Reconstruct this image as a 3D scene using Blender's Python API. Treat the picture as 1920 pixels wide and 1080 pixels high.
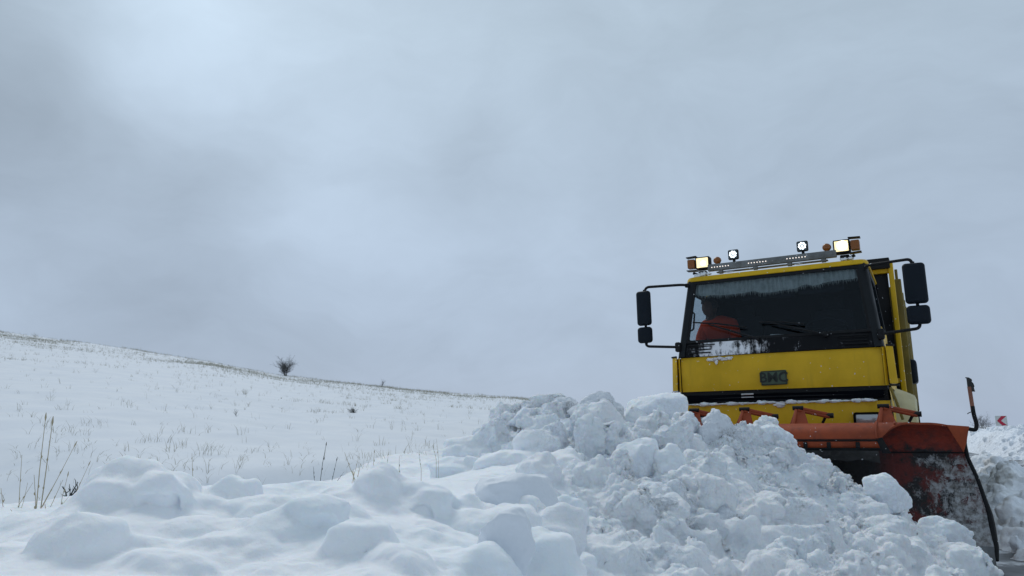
import bpy, bmesh, math, random
import numpy as np
from mathutils import Vector, Matrix, Euler, noise as mnoise

for o in list(bpy.data.objects):
    bpy.data.objects.remove(o)
sc = bpy.context.scene
COL = sc.collection
random.seed(7)
RNG = np.random.default_rng(7)

# ------------------------------------------------------------------ camera
cam_d = bpy.data.cameras.new('camera')
cam_d.lens = 25.84; cam_d.sensor_width = 36
cam_d.clip_start = 0.05; cam_d.clip_end = 3000
cam = bpy.data.objects.new('camera', cam_d); COL.objects.link(cam)
cam.location = (0, 0, 1.22)
cam.rotation_euler = (Matrix.Rotation(math.pi/2 + 0.1846, 3, 'X') @ Matrix.Rotation(-0.0141, 3, 'Z')).to_euler()
sc.camera = cam

# ------------------------------------------------------------------ exposure
sc.view_settings.view_transform = 'Standard'
sc.view_settings.look = 'None'
sc.view_settings.exposure = 0.0
sc.view_settings.gamma = 1.0

# ------------------------------------------------------------------ world: overcast sky
SUN_EL, SUN_AZ = math.radians(48), math.radians(-20)      # azimuth measured from +Y towards +X
world = bpy.data.worlds.new('World'); sc.world = world
world.use_nodes = True
nt = world.node_tree; nt.nodes.clear()
def N(t, typ, **kw):
    n = t.nodes.new(typ)
    for k, v in kw.items():
        if k.startswith('i_'):
            n.inputs[k[2:].replace('_', ' ')].default_value = v
        else:
            setattr(n, k, v)
    return n
def math_n(t, op, a, b=None, c=None, clamp=False):
    n = t.nodes.new('ShaderNodeMath'); n.operation = op; n.use_clamp = clamp
    for i, v in enumerate((a, b, c)):
        if v is None: continue
        if isinstance(v, (int, float)): n.inputs[i].default_value = v
        else: t.links.new(v, n.inputs[i])
    return n.outputs[0]
out = N(nt, 'ShaderNodeOutputWorld'); bg = N(nt, 'ShaderNodeBackground')
bg.inputs['Strength'].default_value = 0.1
nt.links.new(bg.outputs[0], out.inputs[0])
sky = N(nt, 'ShaderNodeTexSky'); sky.sky_type = 'NISHITA'; sky.sun_disc = False
sky.sun_elevation = SUN_EL; sky.sun_rotation = SUN_AZ
tc = N(nt, 'ShaderNodeTexCoord')
wn = N(nt, 'ShaderNodeTexNoise'); wn.inputs['Scale'].default_value = 2.6; wn.inputs['Detail'].default_value = 4
nt.links.new(tc.outputs['Generated'], wn.inputs['Vector'])
sub = N(nt, 'ShaderNodeVectorMath', operation='SUBTRACT'); nt.links.new(wn.outputs['Color'], sub.inputs[0]); sub.inputs[1].default_value = (.5, .5, .5)
scl = N(nt, 'ShaderNodeVectorMath', operation='SCALE'); nt.links.new(sub.outputs[0], scl.inputs[0]); scl.inputs['Scale'].default_value = 0.26
wd = N(nt, 'ShaderNodeVectorMath', operation='ADD'); nt.links.new(tc.outputs['Generated'], wd.inputs[0]); nt.links.new(scl.outputs[0], wd.inputs[1])
# fine cloud texture
fn = N(nt, 'ShaderNodeTexNoise'); fn.inputs['Scale'].default_value = 4.6; fn.inputs['Detail'].default_value = 7; fn.inputs['Roughness'].default_value = .56; fn.inputs['Distortion'].default_value = .25
fm = N(nt, 'ShaderNodeMapping'); fm.inputs['Scale'].default_value = (1, 1, 2.2)
nt.links.new(wd.outputs[0], fm.inputs['Vector']); nt.links.new(fm.outputs[0], fn.inputs['Vector'])
val = math_n(nt, 'MULTIPLY', math_n(nt, 'SUBTRACT', fn.outputs['Fac'], 0.46), 0.36)
f2n = N(nt, 'ShaderNodeTexNoise'); f2n.inputs['Scale'].default_value = 13; f2n.inputs['Detail'].default_value = 6; f2n.inputs['Roughness'].default_value = .6
nt.links.new(fm.outputs[0], f2n.inputs['Vector'])
val = math_n(nt, 'ADD', val, math_n(nt, 'MULTIPLY', math_n(nt, 'SUBTRACT', f2n.outputs['Fac'], .5), .10))
SKYBLOBS = [  # direction point, radius, gain
    ((-0.526, 1.000, 1.818), .24, .26), ((-0.412, 1.000, 1.773), .34, .17), ((-0.199, 1.000, 1.736), .45, .12), ((-0.195, 1.000, 1.540), .20, .12), ((-0.316, 1.000, 1.542), .10, .06),
    ((-0.726, 1.000, 1.761), .30, -.20), ((-0.597, 1.000, 1.642), .24, -.06), ((-0.404, 1.000, 1.623), .17, -.13), ((-0.289, 1.000, 1.630), .15, -.05), ((-0.127, 1.000, 1.603), .15, -.12), ((-0.051, 1.000, 1.570), .12, -.06),
    ((-0.429, 1.000, 1.413), .22, -.12), ((0.030, 1.000, 1.452), .35, .04), ((-0.667, 1.000, 1.431), .22, .06), ((0.264, 1.000, 1.629), .7, .02),
]
for p, r, g in SKYBLOBS:
    v = Vector(p) - Vector((0, 0, 1.22)); v.normalize()
    d = N(nt, 'ShaderNodeVectorMath', operation='DISTANCE'); nt.links.new(wd.outputs[0], d.inputs[0]); d.inputs[1].default_value = v
    mr = N(nt, 'ShaderNodeMapRange', interpolation_type='SMOOTHERSTEP'); nt.links.new(d.outputs['Value'], mr.inputs['Value'])
    mr.inputs['From Min'].default_value = 0; mr.inputs['From Max'].default_value = r
    mr.inputs['To Min'].default_value = g; mr.inputs['To Max'].default_value = 0
    val = math_n(nt, 'ADD', val, mr.outputs[0])
val = math_n(nt, 'ADD', val, 1.0)
base = N(nt, 'ShaderNodeMix', data_type='RGBA')          # slightly greener in bright cloud, more violet low down
sep = N(nt, 'ShaderNodeSeparateXYZ'); nt.links.new(tc.outputs['Generated'], sep.inputs[0])
elv = N(nt, 'ShaderNodeMapRange'); nt.links.new(sep.outputs['Z'], elv.inputs['Value']); elv.inputs['From Min'].default_value = 0.0; elv.inputs['From Max'].default_value = .5
nt.links.new(elv.outputs[0], base.inputs['Factor'])
base.inputs['A'].default_value = (3.90, 4.73, 6.05, 1); base.inputs['B'].default_value = (4.27, 5.27, 6.27, 1)
mul = N(nt, 'ShaderNodeVectorMath', operation='SCALE'); nt.links.new(base.outputs['Result'], mul.inputs[0]); nt.links.new(val, mul.inputs['Scale'])
mixs = N(nt, 'ShaderNodeMix', data_type='RGBA'); mixs.inputs['Factor'].default_value = .96
nt.links.new(sky.outputs[0], mixs.inputs['A']); nt.links.new(mul.outputs[0], mixs.inputs['B'])
# unseen sky behind the camera is dimmed to shape the light on the snow
bk = N(nt, 'ShaderNodeMapRange', interpolation_type='SMOOTHSTEP'); nt.links.new(sep.outputs['Y'], bk.inputs['Value'])
for k, v in zip(('From Min', 'From Max', 'To Min', 'To Max'), (-.5, .5, .80, 1.0)): bk.inputs[k].default_value = v
val2 = math_n(nt, 'MULTIPLY', val, bk.outputs[0]); nt.links.new(val2, mul.inputs['Scale'])
nt.links.new(mixs.outputs['Result'], bg.inputs['Color'])

sun_d = bpy.data.lights.new('sun', 'SUN'); sun_d.energy = 1.05; sun_d.angle = math.radians(24); sun_d.color = (1, .97, .93)
sun = bpy.data.objects.new('sun', sun_d); COL.objects.link(sun)
sd = Vector((math.sin(SUN_AZ)*math.cos(SUN_EL), math.cos(SUN_AZ)*math.cos(SUN_EL), math.sin(SUN_EL)))
sun.rotation_euler = sd.to_track_quat('Z', 'Y').to_euler()
sun.location = sd*30

# ------------------------------------------------------------------ truck frame
TX, TY, YAW = 2.9904, 8.4196, .5097
RV = np.array([math.cos(YAW), -math.sin(YAW)]); FV = np.array([-math.sin(YAW), -math.cos(YAW)])
def to_sq(x, y):
    dx, dy = x-TX, y-TY
    return dx*RV[0]+dy*RV[1], dx*FV[0]+dy*FV[1]
def to_w(s, q):
    return TX+RV[0]*s+FV[0]*q, TY+RV[1]*s+FV[1]*q

# ------------------------------------------------------------------ materials
def mat(name, color, rough=.6, metal=0., spec=.5, coat=0.):
    m = bpy.data.materials.new(name); m.use_nodes = True
    b = m.node_tree.nodes['Principled BSDF']
    b.inputs['Base Color'].default_value = (*color, 1)
    b.inputs['Roughness'].default_value = rough
    b.inputs['Metallic'].default_value = metal
    b.inputs['Specular IOR Level'].default_value = spec
    b.inputs['Coat Weight'].default_value = coat
    return m
def noise_fac(t, scale, detail=4, rough=.55, lo=.4, hi=.6, coord='Object', stretch=None, dist=0.):
    tcn = N(t, 'ShaderNodeTexCoord'); n = N(t, 'ShaderNodeTexNoise')
    n.inputs['Scale'].default_value = scale; n.inputs['Detail'].default_value = detail; n.inputs['Roughness'].default_value = rough
    n.inputs['Distortion'].default_value = dist
    src = tcn.outputs[coord]
    if stretch:
        mp = N(t, 'ShaderNodeMapping'); mp.inputs['Scale'].default_value = stretch; t.links.new(src, mp.inputs[0]); src = mp.outputs[0]
    t.links.new(src, n.inputs['Vector'])
    mr = N(t, 'ShaderNodeMapRange', interpolation_type='SMOOTHSTEP'); t.links.new(n.outputs['Fac'], mr.inputs['Value'])
    mr.inputs['From Min'].default_value = lo; mr.inputs['From Max'].default_value = hi
    return mr.outputs[0]
def mixcol(t, fac, a, b):
    n = N(t, 'ShaderNodeMix', data_type='RGBA')
    if isinstance(fac, float): n.inputs['Factor'].default_value = fac
    else: t.links.new(fac, n.inputs['Factor'])
    for k, v in (('A', a), ('B', b)):
        if isinstance(v, tuple): n.inputs[k].default_value = (*v, 1)
        else: t.links.new(v, n.inputs[k])
    return n.outputs['Result']
def bump(t, b, hsock, strength, dist):
    bn = N(t, 'ShaderNodeBump'); bn.inputs['Strength'].default_value = strength; bn.inputs['Distance'].default_value = dist
    t.links.new(hsock, bn.inputs['Height']); t.links.new(bn.outputs[0], b.inputs['Normal'])
def weather(m, amount=.5, col2=None, scale=3., speck=True):
    """dirt and wear: broad tone noise, vertical streaks, snow specks"""
    t = m.node_tree; b = t.nodes['Principled BSDF']
    c = tuple(b.inputs['Base Color'].default_value[:3])
    d = col2 or tuple(x*.62 for x in c)
    f1 = noise_fac(t, scale, 5, .6, .35, .75)
    f2 = noise_fac(t, scale*4, 4, .6, .45, .75, stretch=(1, 1, .12))
    f = math_n(t, 'MULTIPLY', math_n(t, 'MAXIMUM', f1, math_n(t, 'MULTIPLY', f2, .85)), amount)
    res = mixcol(t, f, c, d)
    if speck:
        f3 = noise_fac(t, 30, 2, .5, .715, .74)
        res = mixcol(t, f3, res, (.75, .78, .8))
    t.links.new(res, b.inputs['Base Color'])
    r0 = b.inputs['Roughness'].default_value
    mr = N(t, 'ShaderNodeMapRange'); t.links.new(f1, mr.inputs['Value']); mr.inputs['To Min'].default_value = r0; mr.inputs['To Max'].default_value = min(1, r0+.25)
    t.links.new(mr.outputs[0], b.inputs['Roughness'])
    return m

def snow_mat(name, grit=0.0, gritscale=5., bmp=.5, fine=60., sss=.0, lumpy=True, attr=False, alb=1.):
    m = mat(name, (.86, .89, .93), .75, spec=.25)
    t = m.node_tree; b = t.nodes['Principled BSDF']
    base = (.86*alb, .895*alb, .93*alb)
    f1 = noise_fac(t, 1.6, 4, .5, .3, .7)
    c = mixcol(t, f1, base, (.80*alb, .845*alb, .90*alb))
    if grit > 0:
        fa = noise_fac(t, gritscale*.35, 3, .6, .50, .66)
        fb = noise_fac(t, gritscale*9, 6, .75, .40, .66)
        f = math_n(t, 'MULTIPLY', math_n(t, 'MULTIPLY', fa, fb), grit, clamp=True)
        if attr:
            at = N(t, 'ShaderNodeAttribute'); at.attribute_name = 'grit'
            f = math_n(t, 'MULTIPLY', f, at.outputs['Fac'])
        c = mixcol(t, f, c, (.40, .39, .37))
    t.links.new(c, b.inputs['Base Color'])
    tcn = N(t, 'ShaderNodeTexCoord')
    n1 = N(t, 'ShaderNodeTexNoise'); n1.inputs['Scale'].default_value = fine; n1.inputs['Detail'].default_value = 5; n1.inputs['Roughness'].default_value = .65
    t.links.new(tcn.outputs['Object'], n1.inputs['Vector'])
    h = n1.outputs['Fac']
    if lumpy:
        v = N(t, 'ShaderNodeTexVoronoi', feature='SMOOTH_F1'); v.inputs['Scale'].default_value = fine*.45
        t.links.new(tcn.outputs['Object'], v.inputs['Vector'])
        h = math_n(t, 'SUBTRACT', h, math_n(t, 'MULTIPLY', v.outputs['Distance'], 1.2))
    if attr:
        at2 = N(t, 'ShaderNodeAttribute'); at2.attribute_name = 'grit'
        h = math_n(t, 'MULTIPLY', h, math_n(t, 'ADD', math_n(t, 'MULTIPLY', at2.outputs['Fac'], .72), .28))
    bump(t, b, h, bmp, .02)
    if sss:
        b.inputs['Subsurface Weight'].default_value = sss
        b.inputs['Subsurface Radius'].default_value = (.6, .8, 1.0)
        b.inputs['Subsurface Scale'].default_value = .02
    return m
M = {}
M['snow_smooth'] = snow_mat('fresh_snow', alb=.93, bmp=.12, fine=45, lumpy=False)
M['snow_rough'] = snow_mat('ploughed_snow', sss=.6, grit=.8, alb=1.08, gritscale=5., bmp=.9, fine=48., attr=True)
M['snow_grit'] = snow_mat('gritty_snow', grit=1.1, gritscale=9., bmp=.7, fine=60.)
M['snow_block'] = snow_mat('block_snow', sss=.6, alb=1.04, grit=.35, gritscale=4., bmp=.3, fine=45.)
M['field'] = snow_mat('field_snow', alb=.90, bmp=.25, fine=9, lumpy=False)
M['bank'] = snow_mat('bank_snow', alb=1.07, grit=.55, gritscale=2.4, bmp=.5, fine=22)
M['yellow'] = weather(mat('yellow_paint', (.74, .45, .002), .42, spec=.4), .5, (.42, .265, .004), 2.2)
M['yellow_old'] = weather(mat('dull_yellow_paint', (.22, .155, .012), .6), .8, (.09, .07, .02), 3.)
M['cream'] = weather(mat('cream_paint', (.62, .56, .32), .5), .5, (.40, .36, .22), 3.)
M['black'] = weather(mat('black_plastic', (.006, .007, .009), .5, spec=.25), .5, (.014, .015, .016), 4.)
M['pillar'] = weather(mat('dark_grey_paint', (.008, .011, .014), .5, spec=.25), .5, (.015, .018, .020), 3., speck=False)
M['mirror_shell'] = weather(mat('mirror_plastic', (.003, .008, .015), .45, spec=.2), .3, (.006, .012, .018), 4., speck=False)
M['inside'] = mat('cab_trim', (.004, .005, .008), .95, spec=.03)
M['rubber'] = weather(mat('tyre_rubber', (.02, .02, .02), .85), .6, (.10, .10, .10), 5.)
M['steel'] = weather(mat('worn_steel', (.17, .18, .19), .45, .7), .6, (.06, .055, .05), 6., speck=False)
M['bar'] = weather(mat('light_bar_steel', (.20, .21, .21), .5, .4), .6, (.09, .09, .085), 6.)
M['orange'] = weather(mat('orange_paint', (.34, .062, .018), .55, spec=.3), .85, (.16, .038, .020), 4.)
M['pole'] = weather(mat('faded_orange_paint', (.26, .10, .06), .6), .6, (.12, .06, .05), 6., speck=False)
M['amber'] = mat('amber_lens', (.24, .075, .008), .3)
M['asphalt'] = weather(mat('wet_asphalt', (.035, .038, .042), .28), .6, (.06, .065, .07), 2., speck=False)
_t = M['asphalt'].node_tree; _b = _t.nodes['Principled BSDF']; _src = _b.inputs['Base Color'].links[0].from_socket
_t.links.new(mixcol(_t, noise_fac(_t, 1.7, 8, .7, .50, .62), _src, (.62, .65, .68)), _b.inputs['Base Color'])     # slush left on the carriageway
M['bare_twig'] = mat('pale_twig_bark', (.12, .12, .12), .9)
M['twig'] = mat('twig_bark', (.055, .055, .052), .9)
M['straw'] = weather(mat('dry_straw', (.42, .36, .24), .9), .6, (.24, .21, .15), 6., speck=False)
M['weed'] = weather(mat('frosted_weed', (.33, .30, .21), .95), .9, (.52, .52, .48), 1.3, speck=False)
M['dark_weed'] = mat('dark_weed', (.05, .055, .048), .9)
M['curtain'] = weather(mat('curtain_cloth', (.42, .44, .42), .95), .6, (.20, .22, .21), 12., speck=False)
M['vest'] = mat('orange_jacket', (.50, .055, .022), .9, spec=.1)
M['skin'] = mat('skin', (.09, .05, .04), .7, spec=.2)
M['hair'] = mat('dark_hair', (.018, .014, .012), .8)
M['trouser'] = mat('dark_cloth', (.008, .010, .014), .95, spec=.05)
M['plate'] = weather(mat('emblem_plate', (.060, .10, .065), .5), .6, (.10, .14, .09), 14., speck=False)
M['plate_dark'] = mat('emblem_letter', (.006, .012, .008), .5)
M['sign_white'] = weather(mat('sign_white', (.62, .64, .62), .5), .5, (.45, .47, .46), 6., speck=False)
M['sign_red'] = mat('sign_red', (.45, .012, .045), .5)
M['galv'] = mat('galvanised_post', (.22, .23, .24), .5, .5)
def emit(name, col, s):
    m = mat(name, col, .3); b = m.node_tree.nodes['Principled BSDF']
    b.inputs['Emission Color'].default_value = (*col, 1); b.inputs['Emission Strength'].default_value = s
    return m
M['lamp_warm'] = emit('warm_lamp_lens', (1, .84, .46), 1.15)
M['lamp_warm_hot'] = emit('warm_lamp_bulb', (1, .93, .68), 6)
M['led'] = emit('white_led', (.85, .95, 1), 1.9)
M['led_soft'] = emit('small_led', (1, .88, .78), 1.1)
M['led_panel'] = mat('work_light_reflector', (.07, .09, .10), .35, .5)
M['headlight'] = mat('headlight_reflector', (.45, .46, .46), .15, .6)
def glass_mat():
    m = bpy.data.materials.new('tinted_glass'); m.use_nodes = True; t = m.node_tree; t.nodes.clear()
    o = N(t, 'ShaderNodeOutputMaterial'); tr = N(t, 'ShaderNodeBsdfTransparent'); gl = N(t, 'ShaderNodeBsdfGlossy'); mx = N(t, 'ShaderNodeMixShader')
    tr.inputs[0].default_value = (.80, .84, .86, 1); gl.inputs['Roughness'].default_value = .03; gl.inputs[0].default_value = (.8, .9, 1, 1)
    lw = N(t, 'ShaderNodeLayerWeight'); lw.inputs[0].default_value = .5
    fr = math_n(t, 'ADD', math_n(t, 'MULTIPLY', math_n(t, 'POWER', lw.outputs['Facing'], 4.0), .35), .015)
    t.links.new(fr, mx.inputs[0]); t.links.new(tr.outputs[0], mx.inputs[1]); t.links.new(gl.outputs[0], mx.inputs[2]); t.links.new(mx.outputs[0], o.inputs[0])
    return m
M['glass'] = glass_mat()
def cowl_mat():
    """black scuttle plastic with snow caked on its image-left half and thin melt streaks"""
    m = mat('snowy_scuttle', (.012, .013, .015), .6, spec=.15); t = m.node_tree; b = t.nodes['Principled BSDF']
    tcn = N(t, 'ShaderNodeTexCoord'); sp = N(t, 'ShaderNodeSeparateXYZ'); t.links.new(tcn.outputs['Object'], sp.inputs[0])
    def mr(src, a, bb, c, d):
        n = N(t, 'ShaderNodeMapRange', interpolation_type='SMOOTHSTEP'); t.links.new(src, n.inputs['Value'])
        for k, v in zip(('From Min', 'From Max', 'To Min', 'To Max'), (a, bb, c, d)): n.inputs[k].default_value = v
        return n.outputs[0]
    win = math_n(t, 'MULTIPLY', mr(sp.outputs['X'], -1.0, -.72, 0, 1), mr(sp.outputs['X'], -.50, .16, 1, 0))
    streak = noise_fac(t, 9, 6, .7, .25, .75, stretch=(2.6, 1, .45), dist=.3)
    blot = noise_fac(t, 7, 6, .7, .3, .7)
    a = math_n(t, 'ADD', math_n(t, 'MULTIPLY', win, .85), math_n(t, 'MULTIPLY', math_n(t, 'ADD', streak, blot), .75))
    fac = mr(a, 1.12, 1.75, 0, 1)
    thin = math_n(t, 'MULTIPLY', noise_fac(t, 12, 5, .8, .60, .72, stretch=(2.2, 1, .18)), mr(sp.outputs['X'], -.3, .9, .55, .12))
    fac = math_n(t, 'MAXIMUM', fac, thin)
    t.links.new(mixcol(t, fac, (.006, .007, .009), (.86, .88, .92)), b.inputs['Base Color'])
    bump(t, b, fac, .5, .01)
    return m
M['cowl'] = cowl_mat()
def blade_mat():
    """inner face of the mouldboard: red with hood shade painted in at the top, then black steel, also painted with shade, with caked snow"""
    m = mat('scraped_mouldboard', (.1, .1, .1), .55); t = m.node_tree; b = t.nodes['Principled BSDF']
    tcn = N(t, 'ShaderNodeTexCoord'); sp = N(t, 'ShaderNodeSeparateXYZ'); t.links.new(tcn.outputs['Object'], sp.inputs[0])
    def mr(src, a, bb, c, d):
        n = N(t, 'ShaderNodeMapRange', interpolation_type='SMOOTHSTEP'); t.links.new(src, n.inputs['Value'])
        for k, v in zip(('From Min', 'From Max', 'To Min', 'To Max'), (a, bb, c, d)): n.inputs[k].default_value = v
        return n.outputs[0]
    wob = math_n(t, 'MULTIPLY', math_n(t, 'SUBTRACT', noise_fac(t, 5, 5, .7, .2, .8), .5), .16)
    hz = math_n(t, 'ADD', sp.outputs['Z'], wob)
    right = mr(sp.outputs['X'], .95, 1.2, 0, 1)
    red_top = math_n(t, 'MULTIPLY', mr(hz, .93, .98, 0, 1), right)  # dark red under the hood edge: its shade is put into the colour
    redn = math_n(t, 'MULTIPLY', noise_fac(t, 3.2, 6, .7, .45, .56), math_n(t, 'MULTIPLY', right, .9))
    base = mixcol(t, redn, (.012, .012, .014), (.15, .016, .011))  # near-black away from the outer end: dark steel with shade painted in
    # snow, getting thicker towards the outer end and the foot
    amt = math_n(t, 'MULTIPLY', mr(sp.outputs['X'], 1.0, 1.75, .05, .47), mr(sp.outputs['Z'], .97, .84, 0, 1))
    low = math_n(t, 'MULTIPLY', mr(sp.outputs['Z'], .55, .12, 0, .22), mr(sp.outputs['X'], 1.3, 1.5, 0, 1))
    sn = noise_fac(t, 12, 9, .85, .15, .85, stretch=(1, 1, .7), dist=.4)
    sfac = mr(math_n(t, 'ADD', sn, math_n(t, 'ADD', amt, low)), .76, .97, 0, .88)
    grey = mixcol(t, noise_fac(t, 22, 5, .7, .35, .65), (.56, .58, .60), (.22, .21, .20))
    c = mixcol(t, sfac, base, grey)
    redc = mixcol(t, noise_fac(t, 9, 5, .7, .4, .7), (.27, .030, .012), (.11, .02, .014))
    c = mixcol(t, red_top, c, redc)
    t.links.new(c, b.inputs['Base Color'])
    bump(t, b, math_n(t, 'ADD', sfac, noise_fac(t, 30, 5, .7, .2, .8)), .55, .012)
    return m
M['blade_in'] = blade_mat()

# ------------------------------------------------------------------ mesh helpers
def link_obj(name, me, m=None, parent=None):
    o = bpy.data.objects.new(name, me); COL.objects.link(o)
    if m is not None:
        for mm in (m if isinstance(m, (list, tuple)) else [m]): me.materials.append(mm)
    if parent is not None: o.parent = parent
    return o
def tag(o, label=None, cat=None, group=None, kind=None):
    if label: o['label'] = label
    if cat: o['category'] = cat
    if group: o['group'] = group
    if kind: o['kind'] = kind
    return o
def smooth(me, ang=None):
    if ang is None:
        me.polygons.foreach_set('use_smooth', [True]*len(me.polygons))
    else:
        me.polygons.foreach_set('use_smooth', [True]*len(me.polygons))
        try: me.set_sharp_from_angle(angle=ang)
        except Exception: pass
    me.update()
class MB:
    """collects shapes into one mesh; coordinates given as truck (s, q, h) when tr=True"""
    def __init__(self, tr=False):
        self.bm = bmesh.new(); self.tr = tr
    def V(self, p):
        return Vector((p[0], -p[1], p[2])) if self.tr else Vector(p)
    def box(self, c, size, rot=(0, 0, 0), bev=0., seg=2):
        tmp = bmesh.new(); bmesh.ops.create_cube(tmp, size=1)
        for v in tmp.verts: v.co = Vector((v.co.x*size[0], v.co.y*size[1], v.co.z*size[2]))
        if bev: bmesh.ops.bevel(tmp, geom=tmp.edges[:], offset=bev, segments=seg, affect='EDGES', profile=.5)
        mt = Matrix.Translation(self.V(c)) @ Euler(rot).to_matrix().to_4x4()
        tmp.transform(mt); self._merge(tmp); return self
    def _merge(self, tmp):
        me = bpy.data.meshes.new('t'); tmp.to_mesh(me); tmp.free(); self.bm.from_mesh(me); bpy.data.meshes.remove(me)
    def quad_prism(self, pts, thick, bev=0.):
        """closed outline pts (front face), extruded by vector thick"""
        tmp = bmesh.new(); vs = [tmp.verts.new(self.V(p)) for p in pts]; f = tmp.faces.new(vs)
        r = bmesh.ops.extrude_face_region(tmp, geom=[f]); th = self.V(thick)
        for v in [g for g in r['geom'] if isinstance(g, bmesh.types.BMVert)]: v.co += th
        bmesh.ops.recalc_face_normals(tmp, faces=tmp.faces[:])
        if bev: bmesh.ops.bevel(tmp, geom=tmp.edges[:], offset=bev, segments=2, affect='EDGES', profile=.5)
        self._merge(tmp); return self
    def tube(self, pts, rad, n=8, caps=True):
        P = [self.V(p) for p in pts]; rad = rad if isinstance(rad, (list, tuple)) else [rad]*len(P)
        rings = []; prev = None
        for i, p in enumerate(P):
            d = (P[min(i+1, len(P)-1)]-P[max(i-1, 0)]).normalized()
            u = d.orthogonal().normalized() if prev is None else (prev-d*prev.dot(d)).normalized()
            prev = u; w = d.cross(u)
            rings.append([self.bm.verts.new(p+(u*math.cos(a)+w*math.sin(a))*rad[i]) for a in [2*math.pi*k/n for k in range(n)]])
        for a, b in zip(rings, rings[1:]):
            for k in range(n): self.bm.faces.new((a[k], a[(k+1) % n], b[(k+1) % n], b[k]))
        if caps:
            self.bm.faces.new(rings[0][::-1]); self.bm.faces.new(rings[-1])
        return self
    def lathe(self, c, axis, prof, n=24):
        """prof: list (distance along axis, radius)"""
        c = self.V(c); a = self.V(axis).normalized() if self.tr else Vector(axis).normalized()
        u = a.orthogonal().normalized(); w = a.cross(u); rings = []
        for d, r in prof:
            rings.append([self.bm.verts.new(c+a*d+(u*math.cos(t)+w*math.sin(t))*max(r, 1e-4)) for t in [2*math.pi*k/n for k in range(n)]])
        for A, B in zip(rings, rings[1:]):
            for k in range(n): self.bm.faces.new((A[k], A[(k+1) % n], B[(k+1) % n], B[k]))
        self.bm.faces.new(rings[0][::-1]); self.bm.faces.new(rings[-1]); return self
    def grid(self, fn, nu, nv):
        vs = [[self.bm.verts.new(self.V(fn(i/(nu-1), j/(nv-1)))) for j in range(nv)] for i in range(nu)]
        for i in range(nu-1):
            for j in range(nv-1): self.bm.faces.new((vs[i][j], vs[i+1][j], vs[i+1][j+1], vs[i][j+1]))
        return self
    def build(self, name, m, parent=None, sm=35, recalc=True):
        if recalc: bmesh.ops.recalc_face_normals(self.bm, faces=self.bm.faces[:])
        me = bpy.data.meshes.new(name); self.bm.to_mesh(me); self.bm.free()
        if sm: smooth(me, math.radians(sm))
        return link_obj(name, me, m, parent)
def loose(mb, name, m, parent, sm=35):
    """one child mesh for every separate piece collected so far"""
    bm = mb.bm; bmesh.ops.recalc_face_normals(bm, faces=bm.faces[:]); bm.verts.index_update(); seen = set(); res = []
    for v0 in bm.verts:
        if v0.index in seen: continue
        st = [v0]; seen.add(v0.index); comp = []
        while st:
            v = st.pop(); comp.append(v)
            for e in v.link_edges:
                w = e.other_vert(v)
                if w.index not in seen: seen.add(w.index); st.append(w)
        idx = {v.index: i for i, v in enumerate(comp)}
        fs = [[idx[v.index] for v in f.verts] for f in bm.faces if f.verts[0].index in idx]
        me = bpy.data.meshes.new(name); me.from_pydata([v.co[:] for v in comp], [], fs); smooth(me, math.radians(sm))
        res.append(link_obj(name, me, M[m] if isinstance(m, str) else m, parent))
    bm.free(); return res
def rounded(pts, r, n=5):
    """polyline with rounded corners (3-D)"""
    P = [Vector(p) for p in pts]; out = [P[0]]
    for i in range(1, len(P)-1):
        a = (P[i-1]-P[i]); b = (P[i+1]-P[i]); ra = min(r, a.length*.45, b.length*.45)
        p0 = P[i]+a.normalized()*ra; p1 = P[i]+b.normalized()*ra
        for k in range(n+1):
            t = k/n; out.append(p0*(1-t)**2+P[i]*2*t*(1-t)+p1*t*t)
    out.append(P[-1]); return [tuple(p) for p in out]
def fast_mesh(name, V, F):
    V = np.asarray(V, np.float32); F = np.asarray(F, np.int32)
    me = bpy.data.meshes.new(name); me.vertices.add(len(V)); me.vertices.foreach_set('co', V.ravel())
    k = F.shape[1]; me.loops.add(F.size); me.loops.foreach_set('vertex_index', F.ravel())
    me.polygons.add(len(F)); me.polygons.foreach_set('loop_start', np.arange(0, F.size, k, dtype=np.int32))
    me.polygons.foreach_set('loop_total', np.full(len(F), k, np.int32))
    me.update(calc_edges=True); return me

# ------------------------------------------------------------------ numpy noise and terrain functions
_perm = np.random.default_rng(3).random((64, 64, 64)).astype(np.float32)
def vnoise(x, y, z=0.):
    x, y, z = np.broadcast_arrays(np.asarray(x, float), y, z)
    xi, yi, zi = np.floor(x).astype(int), np.floor(y).astype(int), np.floor(z).astype(int)
    fx, fy, fz = x-xi, y-yi, z-zi
    fx, fy, fz = [f*f*f*(f*(f*6-15)+10) for f in (fx, fy, fz)]
    g = lambda a, b, c: _perm[(xi+a) % 64, (yi+b) % 64, (zi+c) % 64]
    l = lambda a, b, t: a+(b-a)*t
    return l(l(l(g(0,0,0), g(1,0,0), fx), l(g(0,1,0), g(1,1,0), fx), fy), l(l(g(0,0,1), g(1,0,1), fx), l(g(0,1,1), g(1,1,1), fx), fy), fz)*2-1
def fbm(x, y, z=0., oct=4, gain=.5):
    s = 0; a = 1; f = 1; x = np.asarray(x, float); y = np.asarray(y, float)
    for i in range(oct):
        s = s+a*vnoise(x*f+17.3*i, y*f+5.1*i, np.asarray(z)*f+9.7*i); a *= gain; f *= 2.03
    return s
def sstep(a, b, x):
    t = np.clip((x-a)/(b-a), 0, 1); return t*t*(3-2*t)
SKYT = np.array([-2.5, -.95, -.703, -.555, -.4075, -.3088, -.189, -.081, -.002, .169, .311, .453, .666, 1.2, 3])
SKYR = np.array([.20, .165, .1358, .1146, .0893, .0699, .0545, .0437, .0370, .0133, -.0006, -.012, -.02, -.03, -.03])
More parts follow.
